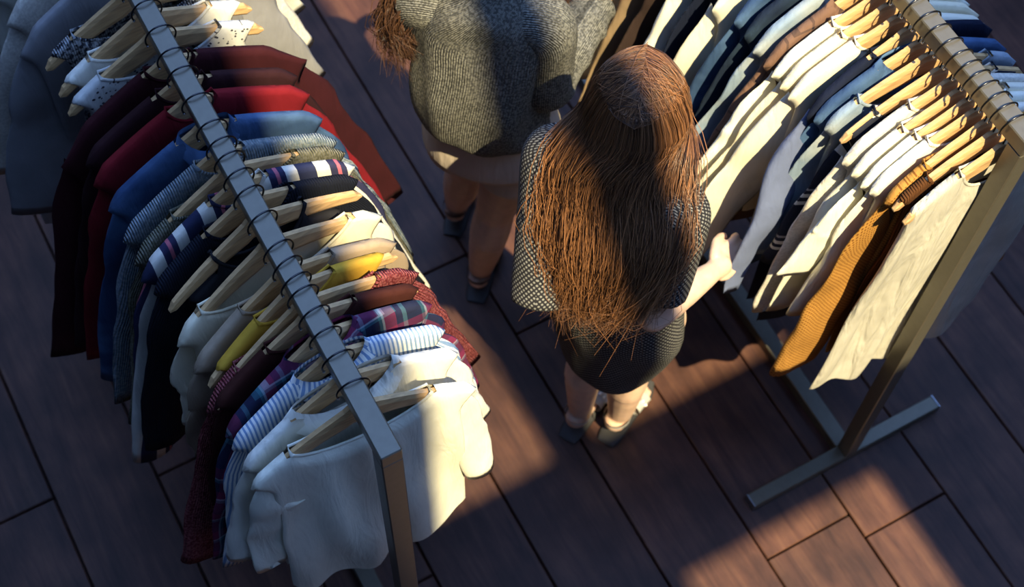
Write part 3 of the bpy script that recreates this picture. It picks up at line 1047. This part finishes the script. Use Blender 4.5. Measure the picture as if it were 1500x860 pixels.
def ellipsoid(parts, c, ax, ay, az):
    """axes given as vectors"""
    V, F = sphere_geo((0, 0, 0), 1.0, 20, 14)
    c, ax, ay, az = Vector(c), Vector(ax), Vector(ay), Vector(az)
    parts.append(([c + ax * v.x + ay * v.y + az * v.z for v in V], F))

def hand(parts, wrist, d, palm_n, side, curl=0.9, size=1.0):
    """d: direction of the fingers, palm_n: direction the palm faces, side: direction from little finger to thumb"""
    d, palm_n, side = Vector(d).normalized(), Vector(palm_n).normalized(), Vector(side).normalized()
    w = Vector(wrist)
    k = size
    pc = w + d * 0.048 * k
    ellipsoid(parts, pc, d * 0.052 * k, side * 0.040 * k, palm_n * 0.016 * k)
    capsule(parts, w, 0.024 * k, w + d * 0.03 * k, 0.026 * k)
    for i, (off, L) in enumerate(((0.029, 0.070), (0.010, 0.078), (-0.010, 0.072), (-0.028, 0.056))):
        base = w + d * (0.088 - 0.004 * abs(i - 1)) * k + side * off * k
        a = 0.25
        p = base
        r = 0.0088 - 0.0006 * i
        pts, rad = [base - d * 0.03 * k, base], [r * 1.15 * k, r * 1.1 * k]
        for j, f in enumerate((0.45, 0.31, 0.24)):
            a += curl * (0.55 + 0.25 * j)
            dd = d * math.cos(a) + palm_n * math.sin(a)
            p = p + dd * L * f * k
            pts.append(p)
            rad.append(r * (1.0 - 0.10 * j) * k)
        chain(parts, pts, rad, 10)
    tb = w + d * 0.022 * k + side * 0.026 * k
    t1 = tb + (d * 0.6 + side * 0.65 + palm_n * 0.4).normalized() * 0.040 * k
    t2 = t1 + (d * 0.85 + side * 0.1 + palm_n * 0.6).normalized() * 0.030 * k
    t3 = t2 + (d * 0.8 - side * 0.25 + palm_n * 0.6).normalized() * 0.024 * k
    chain(parts, [tb, t1, t2, t3], [0.015 * k, 0.0118 * k, 0.0102 * k, 0.0085 * k], 10)

def head(parts, c, f, r, u, k=1.0):
    c, f, r, u = Vector(c), Vector(f).normalized(), Vector(r).normalized(), Vector(u).normalized()
    ellipsoid(parts, c + u * 0.025 - f * 0.012, r * 0.076, f * 0.094, u * 0.092)
    ellipsoid(parts, c - u * 0.035 + f * 0.028, r * 0.058, f * 0.064, u * 0.082)
    ellipsoid(parts, c - u * 0.095 + f * 0.062, r * 0.024, f * 0.022, u * 0.020)
    capsule(parts, c + f * 0.088 + u * 0.015, 0.008, c + f * 0.112 - u * 0.026, 0.0125)       # nose
    ellipsoid(parts, c + f * 0.084 + u * 0.030, r * 0.048, f * 0.012, u * 0.010)              # brow
    ellipsoid(parts, c + f * 0.090 - u * 0.058, r * 0.023, f * 0.009, u * 0.007)              # lips
    ellipsoid(parts, c + f * 0.088 - u * 0.068, r * 0.019, f * 0.009, u * 0.007)
    for s in (-1, 1):
        ellipsoid(parts, c + r * 0.078 * s - f * 0.008 - u * 0.010, r * 0.010, f * 0.018, u * 0.030)
        ellipsoid(parts, c + r * 0.040 * s + f * 0.066 - u * 0.030, r * 0.020, f * 0.016, u * 0.020)

def body_object(parts, mat, parent, voxel=0.0042):
    V, F, _ = join_geo(parts)
    o = obj('body', V, F, mat, parent)
    m = o.modifiers.new('remesh', 'REMESH')
    m.mode = 'VOXEL'
    m.voxel_size = voxel
    m.use_smooth_shade = True
    s = o.modifiers.new('smooth', 'SMOOTH')
    s.factor = 0.5
    s.iterations = 5
    return o

def strands_geo(paths, tones, r=0.0009):
    """paths: array (n, m, 3); three-sided tubes"""
    P = np.asarray(paths, float)
    n, m, _ = P.shape
    T = np.gradient(P, axis=1)
    T /= np.linalg.norm(T, axis=2, keepdims=True) + 1e-9
    ref = np.array([0.37, -0.61, 0.70])
    A = np.cross(T, ref)
    A /= np.linalg.norm(A, axis=2, keepdims=True) + 1e-9
    B = np.cross(T, A)
    taper = np.ones(m)
    taper[-4:] = (0.85, 0.65, 0.45, 0.2)
    V = np.empty((n, m, 3, 3))
    for k in range(3):
        a = 2 * math.pi * k / 3
        V[:, :, k] = P + (A * math.cos(a) + B * math.sin(a)) * (r * taper)[None, :, None]
    V = V.reshape(-1, 3)
    base = (np.arange(n) * m * 3)[:, None, None]
    i = (np.arange(m - 1) * 3)[None, :, None]
    k = np.arange(3)[None, None, :]
    k2 = (k + 1) % 3
    F = np.stack([base + i + k, base + i + k2, base + i + 3 + k2, base + i + 3 + k], axis=-1).reshape(-1, 4)
    U = np.empty((n, m, 3, 2))
    U[..., 0] = np.asarray(tones)[:, None, None]
    U[..., 1] = np.linspace(0, 1, m)[None, :, None]
    return V, F.tolist(), U.reshape(-1, 2)

def grid_surface(P, tone):
    """P: (nu, nv, 3)"""
    nu, nv, _ = P.shape
    F = []
    for i in range(nu - 1):
        for j in range(nv - 1):
            a = i * nv + j
            F.append((a, a + 1, a + nv + 1, a + nv))
    return P.reshape(-1, 3), F, np.tile(np.array([[tone, 0.0]]), (nu * nv, 1))

# --- woman with auburn hair, reaching for the pale rack
def woman_one():
    w = thing('person', 'woman with long auburn hair in a dark flecked knit dress, touching a sleeve', 'person', (1.06, 1.28, 0))
    O = Vector((1.06, 1.28, 0))
    f, r = vec(0.87, 0.48, 0).normalized(), vec(0.48, -0.87, 0).normalized()
    hf = vec(0.62, 0.78, 0).normalized()
    hr = vec(0.78, -0.62, 0).normalized()
    hu = (vec(0, 0, 1) + hf * 0.22).normalized()
    hff = (hf - vec(0, 0, 0.22)).normalized()
    HC = vec(1.070, 1.335, 1.505)
    shL, shR = vec(0.925, 1.395, 1.375), vec(1.078, 1.165, 1.365)
    hip = vec(1.035, 1.245, 0.88)
    chest = vec(0.995, 1.285, 1.25)
    elR, wrR = vec(1.000, 1.085, 1.115), vec(1.205, 1.150, 1.02)
    elL, wrL = vec(0.818, 1.240, 1.115), vec(0.99, 1.43, 1.06)
    P = []
    ellipsoid(P, hip, r * 0.165, f * 0.115, vec(0, 0, 0.13))
    ellipsoid(P, vec(1.01, 1.265, 1.05), r * 0.125, f * 0.09, vec(0, 0, 0.14))
    ellipsoid(P, chest, r * 0.145, f * 0.10, vec(0, 0, 0.15))
    chain(P, [shL, (shL + shR) / 2 + vec(0, 0, 0.02), shR], [0.05, 0.06, 0.05])
    nb = (shL + shR) / 2 + vec(0.01, 0.01, 0.02)
    capsule(P, nb, 0.05, HC - hu * 0.09 - hff * 0.02, 0.046)
    head(P, HC, hff, hr, hu)
    chain(P, [shR, elR], [0.048, 0.038])
    chain(P, [elR, elR + (wrR - elR) * 0.35, wrR], [0.038, 0.037, 0.024])
    chain(P, [shL, elL, elL + (wrL - elL) * 0.35, wrL], [0.048, 0.038, 0.036, 0.024])
    hd = (wrR - elR).normalized()
    hand(P, wrR, (hd + vec(0.10, 0.02, 0.10)).normalized(), vec(0.25, 0.45, -0.85), vec(0.1, 0.8, 0.5), 0.75)
    ld = (wrL - elL).normalized()
    hand(P, wrL, ld, vec(0.6, -0.6, -0.4), vec(0, 0, 1), 0.6)
    anL, anR = vec(1.035, 1.325, 0.085), vec(1.125, 1.265, 0.085)
    hL, hR = hip - r * 0.070 + vec(0, 0, -0.02), hip + r * 0.070 + vec(0, 0, -0.02)
    knL, knR = (hL + anL) / 2 + f * 0.02, (hR + anR) / 2 + f * 0.02
    for h_, k_, a_ in ((hL, knL, anL), (hR, knR, anR)):
        calf = k_ + (a_ - k_) * 0.28 - f * 0.018
        chain(P, [h_, k_, calf, a_], [0.078, 0.048, 0.052, 0.033])
        capsule(P, a_ + vec(0, 0, -0.01) - f * 0.02, 0.032, a_ + f * 0.10 + vec(0, 0, -0.045), 0.026)
        for q in range(5):
            b = a_ + f * (0.125 - 0.006 * q) + vec(0, 0, -0.055) + r * (0.028 - 0.014 * q) * (1 if a_ is anL else -1)
            capsule(P, b - f * 0.03, 0.011, b + f * 0.022, 0.0095 if q else 0.012, 10)
    P = [([Vector(v) - O for v in p[0]], p[1]) for p in P]
    body_object(P, skin, w)

    knit = fabric('dark openwork flecked knit', (0.020, 0.019, 0.022), mesh=(0.0120, (0.22, 0.215, 0.195)), mottle=0.2, fold=0.2)
    z = vec(0, 0, 1)
    def ring(c, a, b_):
        return (Vector(c) - O, r * a, f * b_)
    rings = [ring(nb + vec(0.012, 0.008, 0.045), 0.062, 0.060), ring(nb + vec(0, 0, 0.026), 0.110, 0.078), ring((shL + shR) / 2 + vec(0, 0, 0.0), 0.160, 0.090),
             ring(vec(0.99, 1.278, 1.26), 0.170, 0.118), ring(vec(1.0, 1.268, 1.10), 0.155, 0.108), ring(vec(1.015, 1.255, 0.98), 0.165, 0.115),
             ring(vec(1.028, 1.246, 0.86), 0.166, 0.124), ring(vec(1.036, 1.245, 0.74), 0.152, 0.116), ring(vec(1.040, 1.246, 0.61), 0.130, 0.104),
             ring(vec(1.040, 1.246, 0.60), 0.124, 0.098), ring(vec(1.040, 1.246, 0.64), 0.121, 0.095)]
    parts = [loft_geo(rings, 64, 56, wob=0.10, seed=3)]
    for sh, el, kl in ((shL, elL, 0.98), (shR, elR, 0.72)):
        d = (el - sh).normalized()
        a = d.orthogonal().normalized()
        b_ = d.cross(a)
        inn = (Vector((shL + shR) / 2) - sh).normalized()
        rr = [(sh - d * 0.062 + inn * 0.02 - O, a * 0.012, b_ * 0.012), (sh - d * 0.046 + inn * 0.012 - O, a * 0.046, b_ * 0.046), (sh + d * 0.005 - O, a * 0.066, b_ * 0.066), (sh + d * 0.12 - O, a * 0.066, b_ * 0.066),
              (sh + (el - sh) * kl - O, a * 0.062, b_ * 0.062), (sh + (el - sh) * (kl + 0.03) - O, a * 0.058, b_ * 0.058), (sh + (el - sh) * (kl - 0.1) - O, a * 0.053, b_ * 0.053)]
        parts.append(loft_geo(rr, 26, 30, wob=0.06, seed=sh.x * 9))
    V, F, U = join_geo(parts)
    obj('knit_dress', V, F, knit, w, uvs=U)

    # hair: guides from the parting, round the skull, over the shoulders and down the back
    rg_ = random.Random(11)
    def guide(sv, wv, drop, jit):
        q_ = 1.0 + abs(jit(0.03))
        """sv 0..1 root front to crown, wv 0..1 from her one side round the back to the other"""
        ph = math.radians(-25 + 95 * sv)
        root = HC + hu * 0.025 - hff * 0.012 + (hff * math.cos(math.radians(90) - 0 + 0) + hff * (-math.sin(ph)) * 0.106 + hu * (math.cos(ph)) * 0.105)
        side = -1 if wv < 0.5 else 1
        k = abs(wv - 0.5) * 2               # 1 at the sides, 0 at the back
        azi = math.radians(180 - 104 * k)   # from straight back to beside the face
        dirh = hff * math.cos(azi) + hr * side * math.sin(azi)
        c0 = HC + hu * 0.02 - hff * 0.012
        mid_dir = (dirh * 0.84 + hu * 0.50 - hff * 0.18).normalized()
        p1 = c0 + (hr * mid_dir.dot(hr) * 0.096 + hff * mid_dir.dot(hff) * 0.114 + hu * mid_dir.dot(hu) * 0.108) * q_
        p2 = c0 + (hr * dirh.dot(hr) * 0.099 + hff * dirh.dot(hff) * 0.118) * q_ - vec(0, 0, 0.03)
        bulge = math.sin(math.pi * wv)
        A = vec(0.893, 1.372, 1.405).lerp(vec(1.118, 1.195, 1.450), wv) - f * (0.070 * bulge) + vec(0, 0, 0.012 * bulge)
        B = vec(0.850, 1.300, 1.290).lerp(vec(1.046, 1.092, 1.360), wv) - f * (0.065 * bulge)
        B2 = vec(0.838, 1.240, 1.200).lerp(vec(0.962, 1.062, 1.265), wv) - f * (0.045 * bulge)
        E = vec(0.855, 1.195, 1.125).lerp(vec(0.920, 1.080, 1.200), wv) - f * (0.03 * bulge) + vec(0, 0, 0.045 * bulge)
        E = E + (E - B2) * drop
        def deeper(p, t):          # let the lengths settle against the back
            return p + vec(0.30, 0.37, -0.88) * t
        A, B, B2, E = A, deeper(B, 0.04 * bulge), deeper(B2, 0.02 + 0.06 * bulge), deeper(E, 0.035 + 0.06 * bulge)
        j = jit
        d0 = (hff * -math.sin(ph) + hu * math.cos(ph))
        def on(t):
            m_ = (d0 * (1 - t) + mid_dir * t).normalized()
            return c0 + hr * m_.dot(hr) * 0.096 * q_ + hff * m_.dot(hff) * 0.114 * q_ + hu * m_.dot(hu) * 0.108 * q_
        root = on(0)
        pts = [root, on(0.35), on(0.7), p1, p2, A + vec(j(.010), j(.010), j(.008)), B + vec(j(.014), j(.014), j(.012)), B2 + vec(j(.018), j(.018), j(.014)), E + vec(j(.026), j(.026), j(.02))]
        return catmull([tuple(p - O) for p in pts], 24)
    zero = lambda s: 0.0
    G = np.array([guide(0.15 + 0.85 * (1 - abs(2 * a - 1)), a, -0.25, zero) for a in np.linspace(0.0, 1.0, 41)])
    hc = np.array(tuple(HC + hu * 0.02 - O))
    dz = np.linalg.norm(G - hc, axis=2, keepdims=True)
    G = G + (hc - G) / dz * np.where(dz < 0.14, 0.007, 0.0) + np.array(tuple(f)) * 0.012 * np.clip((dz - 0.14) / 0.1, 0, 1)
    cap = grid_surface(G, 0.05)
    SP, TN = [], []
    for i in range(5200):
        wv = rg_.random()
        sv = min(1, max(0, 1 - abs(2 * wv - 1) * 0.9 + rg_.gauss(0, 0.16)))
        g = rg_.gauss
        p = np.array(guide(sv, wv, rg_.uniform(-0.9, 0.15), lambda s: g(0, s)))
        t = np.linspace(0, 1, 24)[:, None]
        amp = 0.004 * t * rg_.random()
        fr, p0 = rg_.uniform(4, 9), rg_.uniform(0, 6)
        p = p + amp * np.concatenate([np.sin(fr * t + p0), np.cos(fr * t + p0 * 1.7), 0 * t], axis=1)
        SP.append(p)
        TN.append(min(1, max(0, rg_.gauss(0.38, 0.24))))
    for i in range(110):        # stray ends and flyaways
        wv = rg_.choice([rg_.uniform(0, 0.12), rg_.uniform(0.86, 1.0), rg_.random()])
        g = rg_.gauss
        p = np.array(guide(min(1, max(0, g(0.5, .3))), wv, rg_.uniform(-.6, .2), lambda s: g(0, s * 1.8)))
        SP.append(p)
        TN.append(rg_.uniform(0.6, 1.0))
    S = strands_geo(SP, TN, 0.00062)
    V, F, U = join_geo([cap, S])
    obj('hair', V, F, hair1, w, uvs=U)
    # the pale line of scalp along the parting
    c0 = HC + hu * 0.02 - hff * 0.012 - O
    PV, PF = [], []
    for i in range(15):
        ph = math.radians(2 + 66 * i / 14)
        wd = 0.0028 * math.sin(math.pi * (i + 0.6) / 15.2) * (1 + 0.4 * math.sin(i * 2.1))
        for sd in (-1, 1):
            PV.append(c0 + (hff * (-math.sin(ph)) * 0.114 + hu * math.cos(ph) * 0.108) * 1.022 + hr * (sd * wd + 0.002 * math.sin(i * 0.9)))
    for i in range(14):
        PF.append((2 * i, 2 * i + 1, 2 * i + 3, 2 * i + 2))
    obj('parting', PV, PF, skin, w)
    # sandals
    silver = plain('silver leather', (0.62, 0.60, 0.56), 0.4, 0.3)
    sole_m = plain('dark shoe sole', (0.03, 0.028, 0.03), 0.7)
    for a_ in (anL, anR):
        s = thing_part = bpy.data.objects.new('sandal', None)
        C.objects.link(s)
        s.parent = w
        c = a_ - O
        rr = [(c - f * 0.065 + z * (-0.078), r * 0.026, f * 0.004), (c - f * 0.03 + z * (-0.078), r * 0.034, z * 0.007), (c + f * 0.05 - z * 0.078, r * 0.036, z * 0.007),
              (c + f * 0.12 - z * 0.078, r * 0.042, z * 0.007), (c + f * 0.168 - z * 0.078, r * 0.026, z * 0.006)]
        V, F, U = loft_geo(rr, 16, 14)
        obj('sole', V, F, sole_m, s, uvs=U)
        V, F, U = loft_geo([(c + f * 0.045 - z * 0.035, r * 0.042, z * 0.034), (c + f * 0.075 - z * 0.042, r * 0.043, z * 0.030), (c + f * 0.105 - z * 0.05, r * 0.046, z * 0.024)], 8, 20)
        obj('strap', V, F, silver, s, uvs=U)
        V, F, U = loft_geo([(c - f * 0.012 + z * 0.004, r * 0.037, f * 0.040), (c - f * 0.014 + z * 0.022, r * 0.037, f * 0.040)], 4, 20)
        obj('strap', V, F, silver, s, uvs=U)
        beads = []
        for q in range(7):
            t = math.pi * (0.1 + 0.8 * q / 6)
            beads.append(sphere_geo(c + f * 0.075 - z * 0.042 + r * 0.046 * math.cos(t) + z * 0.036 * math.sin(t), 0.0055, 8, 6))
        V, F, U = join_geo(beads)
        b = obj('bead_trim', V, F, plain('pearl bead', (0.85, 0.82, 0.75), 0.2), s)
        b['kind'] = 'stuff'
    return w
woman_one()

# --- woman in the grey sweater
def woman_two():
    w = thing('person', 'woman in a grey ribbed sweater and beige shorts, reaching along the rack', 'person', (1.0, 1.87, 0))
    O = Vector((1.0, 1.87, 0))
    f, r = vec(0.66, 0.75, 0).normalized(), vec(0.75, -0.66, 0).normalized()
    z = vec(0, 0, 1)
    HC = vec(1.01, 1.86, 1.545)
    shL, shR = vec(0.868, 1.865, 1.375), vec(1.066, 1.690, 1.365)
    sc_ = (shL + shR) / 2
    hip = vec(1.010, 1.805, 0.88)
    elR, wrR = vec(1.085, 1.700, 1.125), vec(1.285, 1.815, 1.165)
    elL, wrL = vec(0.90, 1.97, 1.12), vec(1.05, 2.08, 1.16)
    P = []
    ellipsoid(P, hip, r * 0.16, f * 0.11, vec(0, 0, 0.12))
    ellipsoid(P, vec(1.0, 1.79, 1.08), r * 0.125, f * 0.09, vec(0, 0, 0.16))
    ellipsoid(P, sc_ + vec(0, 0, -0.11), r * 0.145, f * 0.10, vec(0, 0, 0.15))
    chain(P, [shL, sc_ + z * 0.02, shR], [0.05, 0.06, 0.05])
    hu = (z + f * 0.2).normalized()
    hff = (f - z * 0.2).normalized()
    capsule(P, sc_ + z * 0.03, 0.05, HC - hu * 0.09, 0.046)
    head(P, HC, hff, r, hu)
    chain(P, [shR, elR, elR + (wrR - elR) * 0.35, wrR], [0.048, 0.038, 0.036, 0.024])
    chain(P, [shL, elL, elL + (wrL - elL) * 0.35, wrL], [0.048, 0.038, 0.036, 0.024])
    hand(P, wrR, (wrR - elR).normalized(), vec(0.5, -0.4, -0.7), vec(-0.2, 0.4, 0.8), 0.7)
    hand(P, wrL, (wrL - elL).normalized(), vec(0.5, -0.4, -0.7), vec(0, 0, 1), 0.5)
    anR, anL = vec(1.000, 1.845, 0.085), vec(1.045, 2.075, 0.085)
    hL, hR = hip - r * 0.08, hip + r * 0.08
    knR = vec(1.02, 1.80, 0.47)
    knL = vec(1.02, 1.96, 0.47)
    for h_, k_, a_ in ((hL, knL, anL), (hR, knR, anR)):
        calf = k_ + (a_ - k_) * 0.28 - f * 0.018
        chain(P, [h_, k_, calf, a_], [0.084, 0.054, 0.056, 0.034])
        capsule(P, a_ + vec(0, 0, -0.01) - f * 0.02, 0.032, a_ + f * 0.10 + vec(0, 0, -0.045), 0.026)
        for q in range(5):
            b = a_ + f * (0.125 - 0.006 * q) + vec(0, 0, -0.055) + r * (0.028 - 0.014 * q) * (1 if a_ is anL else -1)
            capsule(P, b - f * 0.03, 0.011, b + f * 0.022, 0.0095 if q else 0.012, 10)
    P = [([Vector(v) - O for v in p[0]], p[1]) for p in P]
    body_object(P, skin2, w)
    # sweater
    m = fabric('grey ribbed sweater knit', (0.085, 0.083, 0.074), marl=(0.23, 0.222, 0.19), knit=0.0025, marl_scale=190, fold=0.25)
    def ring(c, a, b_):
        return (Vector(c) - O, r * a, f * b_)
    rings = [ring(sc_ + vec(0.03, 0.035, 0.125), 0.058, 0.060), ring(sc_ + vec(0.012, 0.015, 0.085), 0.068, 0.068), ring(sc_ + vec(0, 0, 0.05), 0.115, 0.090), ring(sc_ + vec(0, 0, -0.02), 0.160, 0.102),
             ring(vec(0.965, 1.780, 1.24), 0.152, 0.118), ring(vec(0.965, 1.780, 1.12), 0.156, 0.132), ring(vec(0.972, 1.785, 1.02), 0.160, 0.140),
             ring(vec(0.985, 1.79, 0.985), 0.158, 0.134), ring(vec(0.995, 1.80, 0.945), 0.160, 0.124), ring(vec(0.995, 1.80, 0.938), 0.154, 0.118), ring(vec(0.995, 1.80, 0.97), 0.150, 0.114)]
    parts = [loft_geo(rings, 56, 56, wob=0.16, seed=5)]
    V, F, U = join_geo(parts)
    obj('sweater', V, F, m, w, uvs=U)
    for sh, el, wr in ((shL, elL, wrL), (shR, elR, wrR)):
        pts = [sh + (sc_ - sh).normalized() * 0.07, sh, sh + (el - sh) * 0.5, el, el + (wr - el) * 0.4, el + (wr - el) * 0.8, wr + (wr - el) * 0.05]
        rad = [0.060, 0.068, 0.070, 0.068, 0.062, 0.056, 0.046]
        S = catmull([tuple(p - O) for p in pts], 34)
        R = [x[0] for x in catmull([(q,) for q in rad], 34)]
        for i in range(34):          # bunched folds round the forearm
            t = i / 33
            if t > 0.5:
                R[i] += 0.007 * max(0, math.sin((t - 0.5) * 44)) ** 2 - 0.003
        V, F, U = tube_geo(S, R, 28, cap=False)
        obj('sleeve', V, F, m, w, uvs=U)
    sh_m = fabric('beige cotton shorts', (0.55, 0.46, 0.38))
    parts = [loft_geo([ring(hip + z * 0.11, 0.140, 0.100), ring(hip + z * 0.06, 0.160, 0.118), ring(hip, 0.172, 0.128), ring(hip - z * 0.07, 0.174, 0.128), ring(hip - z * 0.075, 0.168, 0.122)], 12, 40)]
    for s_, k_ in ((hL, knL), (hR, knR)):
        d = (k_ - s_).normalized()
        a = r - d * r.dot(d)
        a.normalize()
        b_ = d.cross(a)
        parts.append(loft_geo([(s_ - d * 0.01 - O, a * 0.088, b_ * 0.10), (s_ + d * 0.10 - O, a * 0.094, b_ * 0.10), (s_ + d * 0.17 - O, a * 0.096, b_ * 0.100), (s_ + d * 0.165 - O, a * 0.09, b_ * 0.094)], 10, 30))
    V, F, U = join_geo(parts)
    obj('shorts', V, F, sh_m, w, uvs=U)
    # hair down both sides
    rr = random.Random(5)
    SP, TN, GG = [], [], []
    def guide(sv, wv, drop, j):
        ph = math.radians(-25 + 95 * sv)
        root = HC + hu * 0.025 - hff * 0.012 + hff * (-math.sin(ph)) * 0.106 + hu * math.cos(ph) * 0.105
        side = -1 if wv < 0.5 else 1
        k = abs(wv - 0.5) * 2
        azi = math.radians(180 - 125 * k)
        dirh = hff * math.cos(azi) + r * side * math.sin(azi)
        c0 = HC + hu * 0.02 - hff * 0.012
        md = (dirh * 0.8 + hu * 0.62).normalized()
        p1 = c0 + r * md.dot(r) * 0.094 + hff * md.dot(hff) * 0.112 + hu * md.dot(hu) * 0.106
        p2 = c0 + r * dirh.dot(r) * 0.094 + hff * dirh.dot(hff) * 0.112 - z * 0.025
        if side < 0:
            e1 = vec(0.845, 1.885, 1.42) + vec(j(.016), j(.016), j(.012))
            e2 = vec(0.800, 1.870, 1.335) + vec(j(.018), j(.018), j(.016))
            e3 = vec(0.800, 1.850, 1.270 - 0.06 * drop) + vec(j(.024), j(.024), j(.02))
        else:
            e1 = vec(1.085, 1.790, 1.43) + vec(j(.014), j(.014), j(.012))
            e2 = vec(1.130, 1.775, 1.36) + vec(j(.014), j(.014), j(.012))
            e3 = vec(1.125, 1.735, 1.285 - 0.06 * drop) + vec(j(.018), j(.018), j(.02))
        return catmull([tuple(p - O) for p in (root, p1, p2, e1, e2, e3)], 18)
    for i in range(1700):
        wv = rr.choice([rr.uniform(0, 0.5), rr.uniform(0.5, 1)])
        g = rr.gauss
        sv = min(1, max(0, 1 - abs(2 * wv - 1) * 0.9 + g(0, 0.16)))
        SP.append(guide(sv, wv, rr.uniform(-1, 1), lambda s: g(0, s)))
        TN.append(min(1, max(0, g(0.45, 0.25))))
    S = strands_geo(SP, TN, 0.0010)
    cap = []
    ellipsoid(cap, HC + hu * 0.028 - hff * 0.016 - O, r * 0.086, hff * 0.102, hu * 0.098)
    V, F, U = join_geo([(cap[0][0], cap[0][1], [(0.05, 0)] * len(cap[0][0])), S])
    obj('hair', V, F, hair2, w, uvs=U)
    sole_m = plain('dark shoe sole', (0.03, 0.028, 0.03), 0.7)
    for a_ in (anL, anR):
        s = bpy.data.objects.new('sandal', None)
        C.objects.link(s)
        s.parent = w
        c = a_ - O
        lst = [(c - f * 0.065 - z * 0.078, r * 0.026, z * 0.004), (c - f * 0.03 - z * 0.078, r * 0.034, z * 0.007), (c + f * 0.05 - z * 0.078, r * 0.036, z * 0.007),
               (c + f * 0.12 - z * 0.078, r * 0.042, z * 0.007), (c + f * 0.168 - z * 0.078, r * 0.026, z * 0.006)]
        V, F, U = loft_geo(lst, 16, 14)
        obj('sole', V, F, sole_m, s, uvs=U)
        for dx in (0.05, 0.095):
            V, F, U = loft_geo([(c + f * dx - z * 0.040, r * 0.043, z * 0.034), (c + f * (dx + 0.022) - z * 0.045, r * 0.045, z * 0.028)], 5, 20)
            obj('strap', V, F, plain('dark brown leather', (0.05, 0.035, 0.03), 0.5), s, uvs=U)
        V, F, U = loft_geo([(c - f * 0.012 + z * 0.004, r * 0.037, f * 0.040), (c - f * 0.014 + z * 0.022, r * 0.037, f * 0.040)], 4, 20)
        obj('strap', V, F, plain('dark brown leather', (0.05, 0.035, 0.03), 0.5), s, uvs=U)
    return w
woman_two()
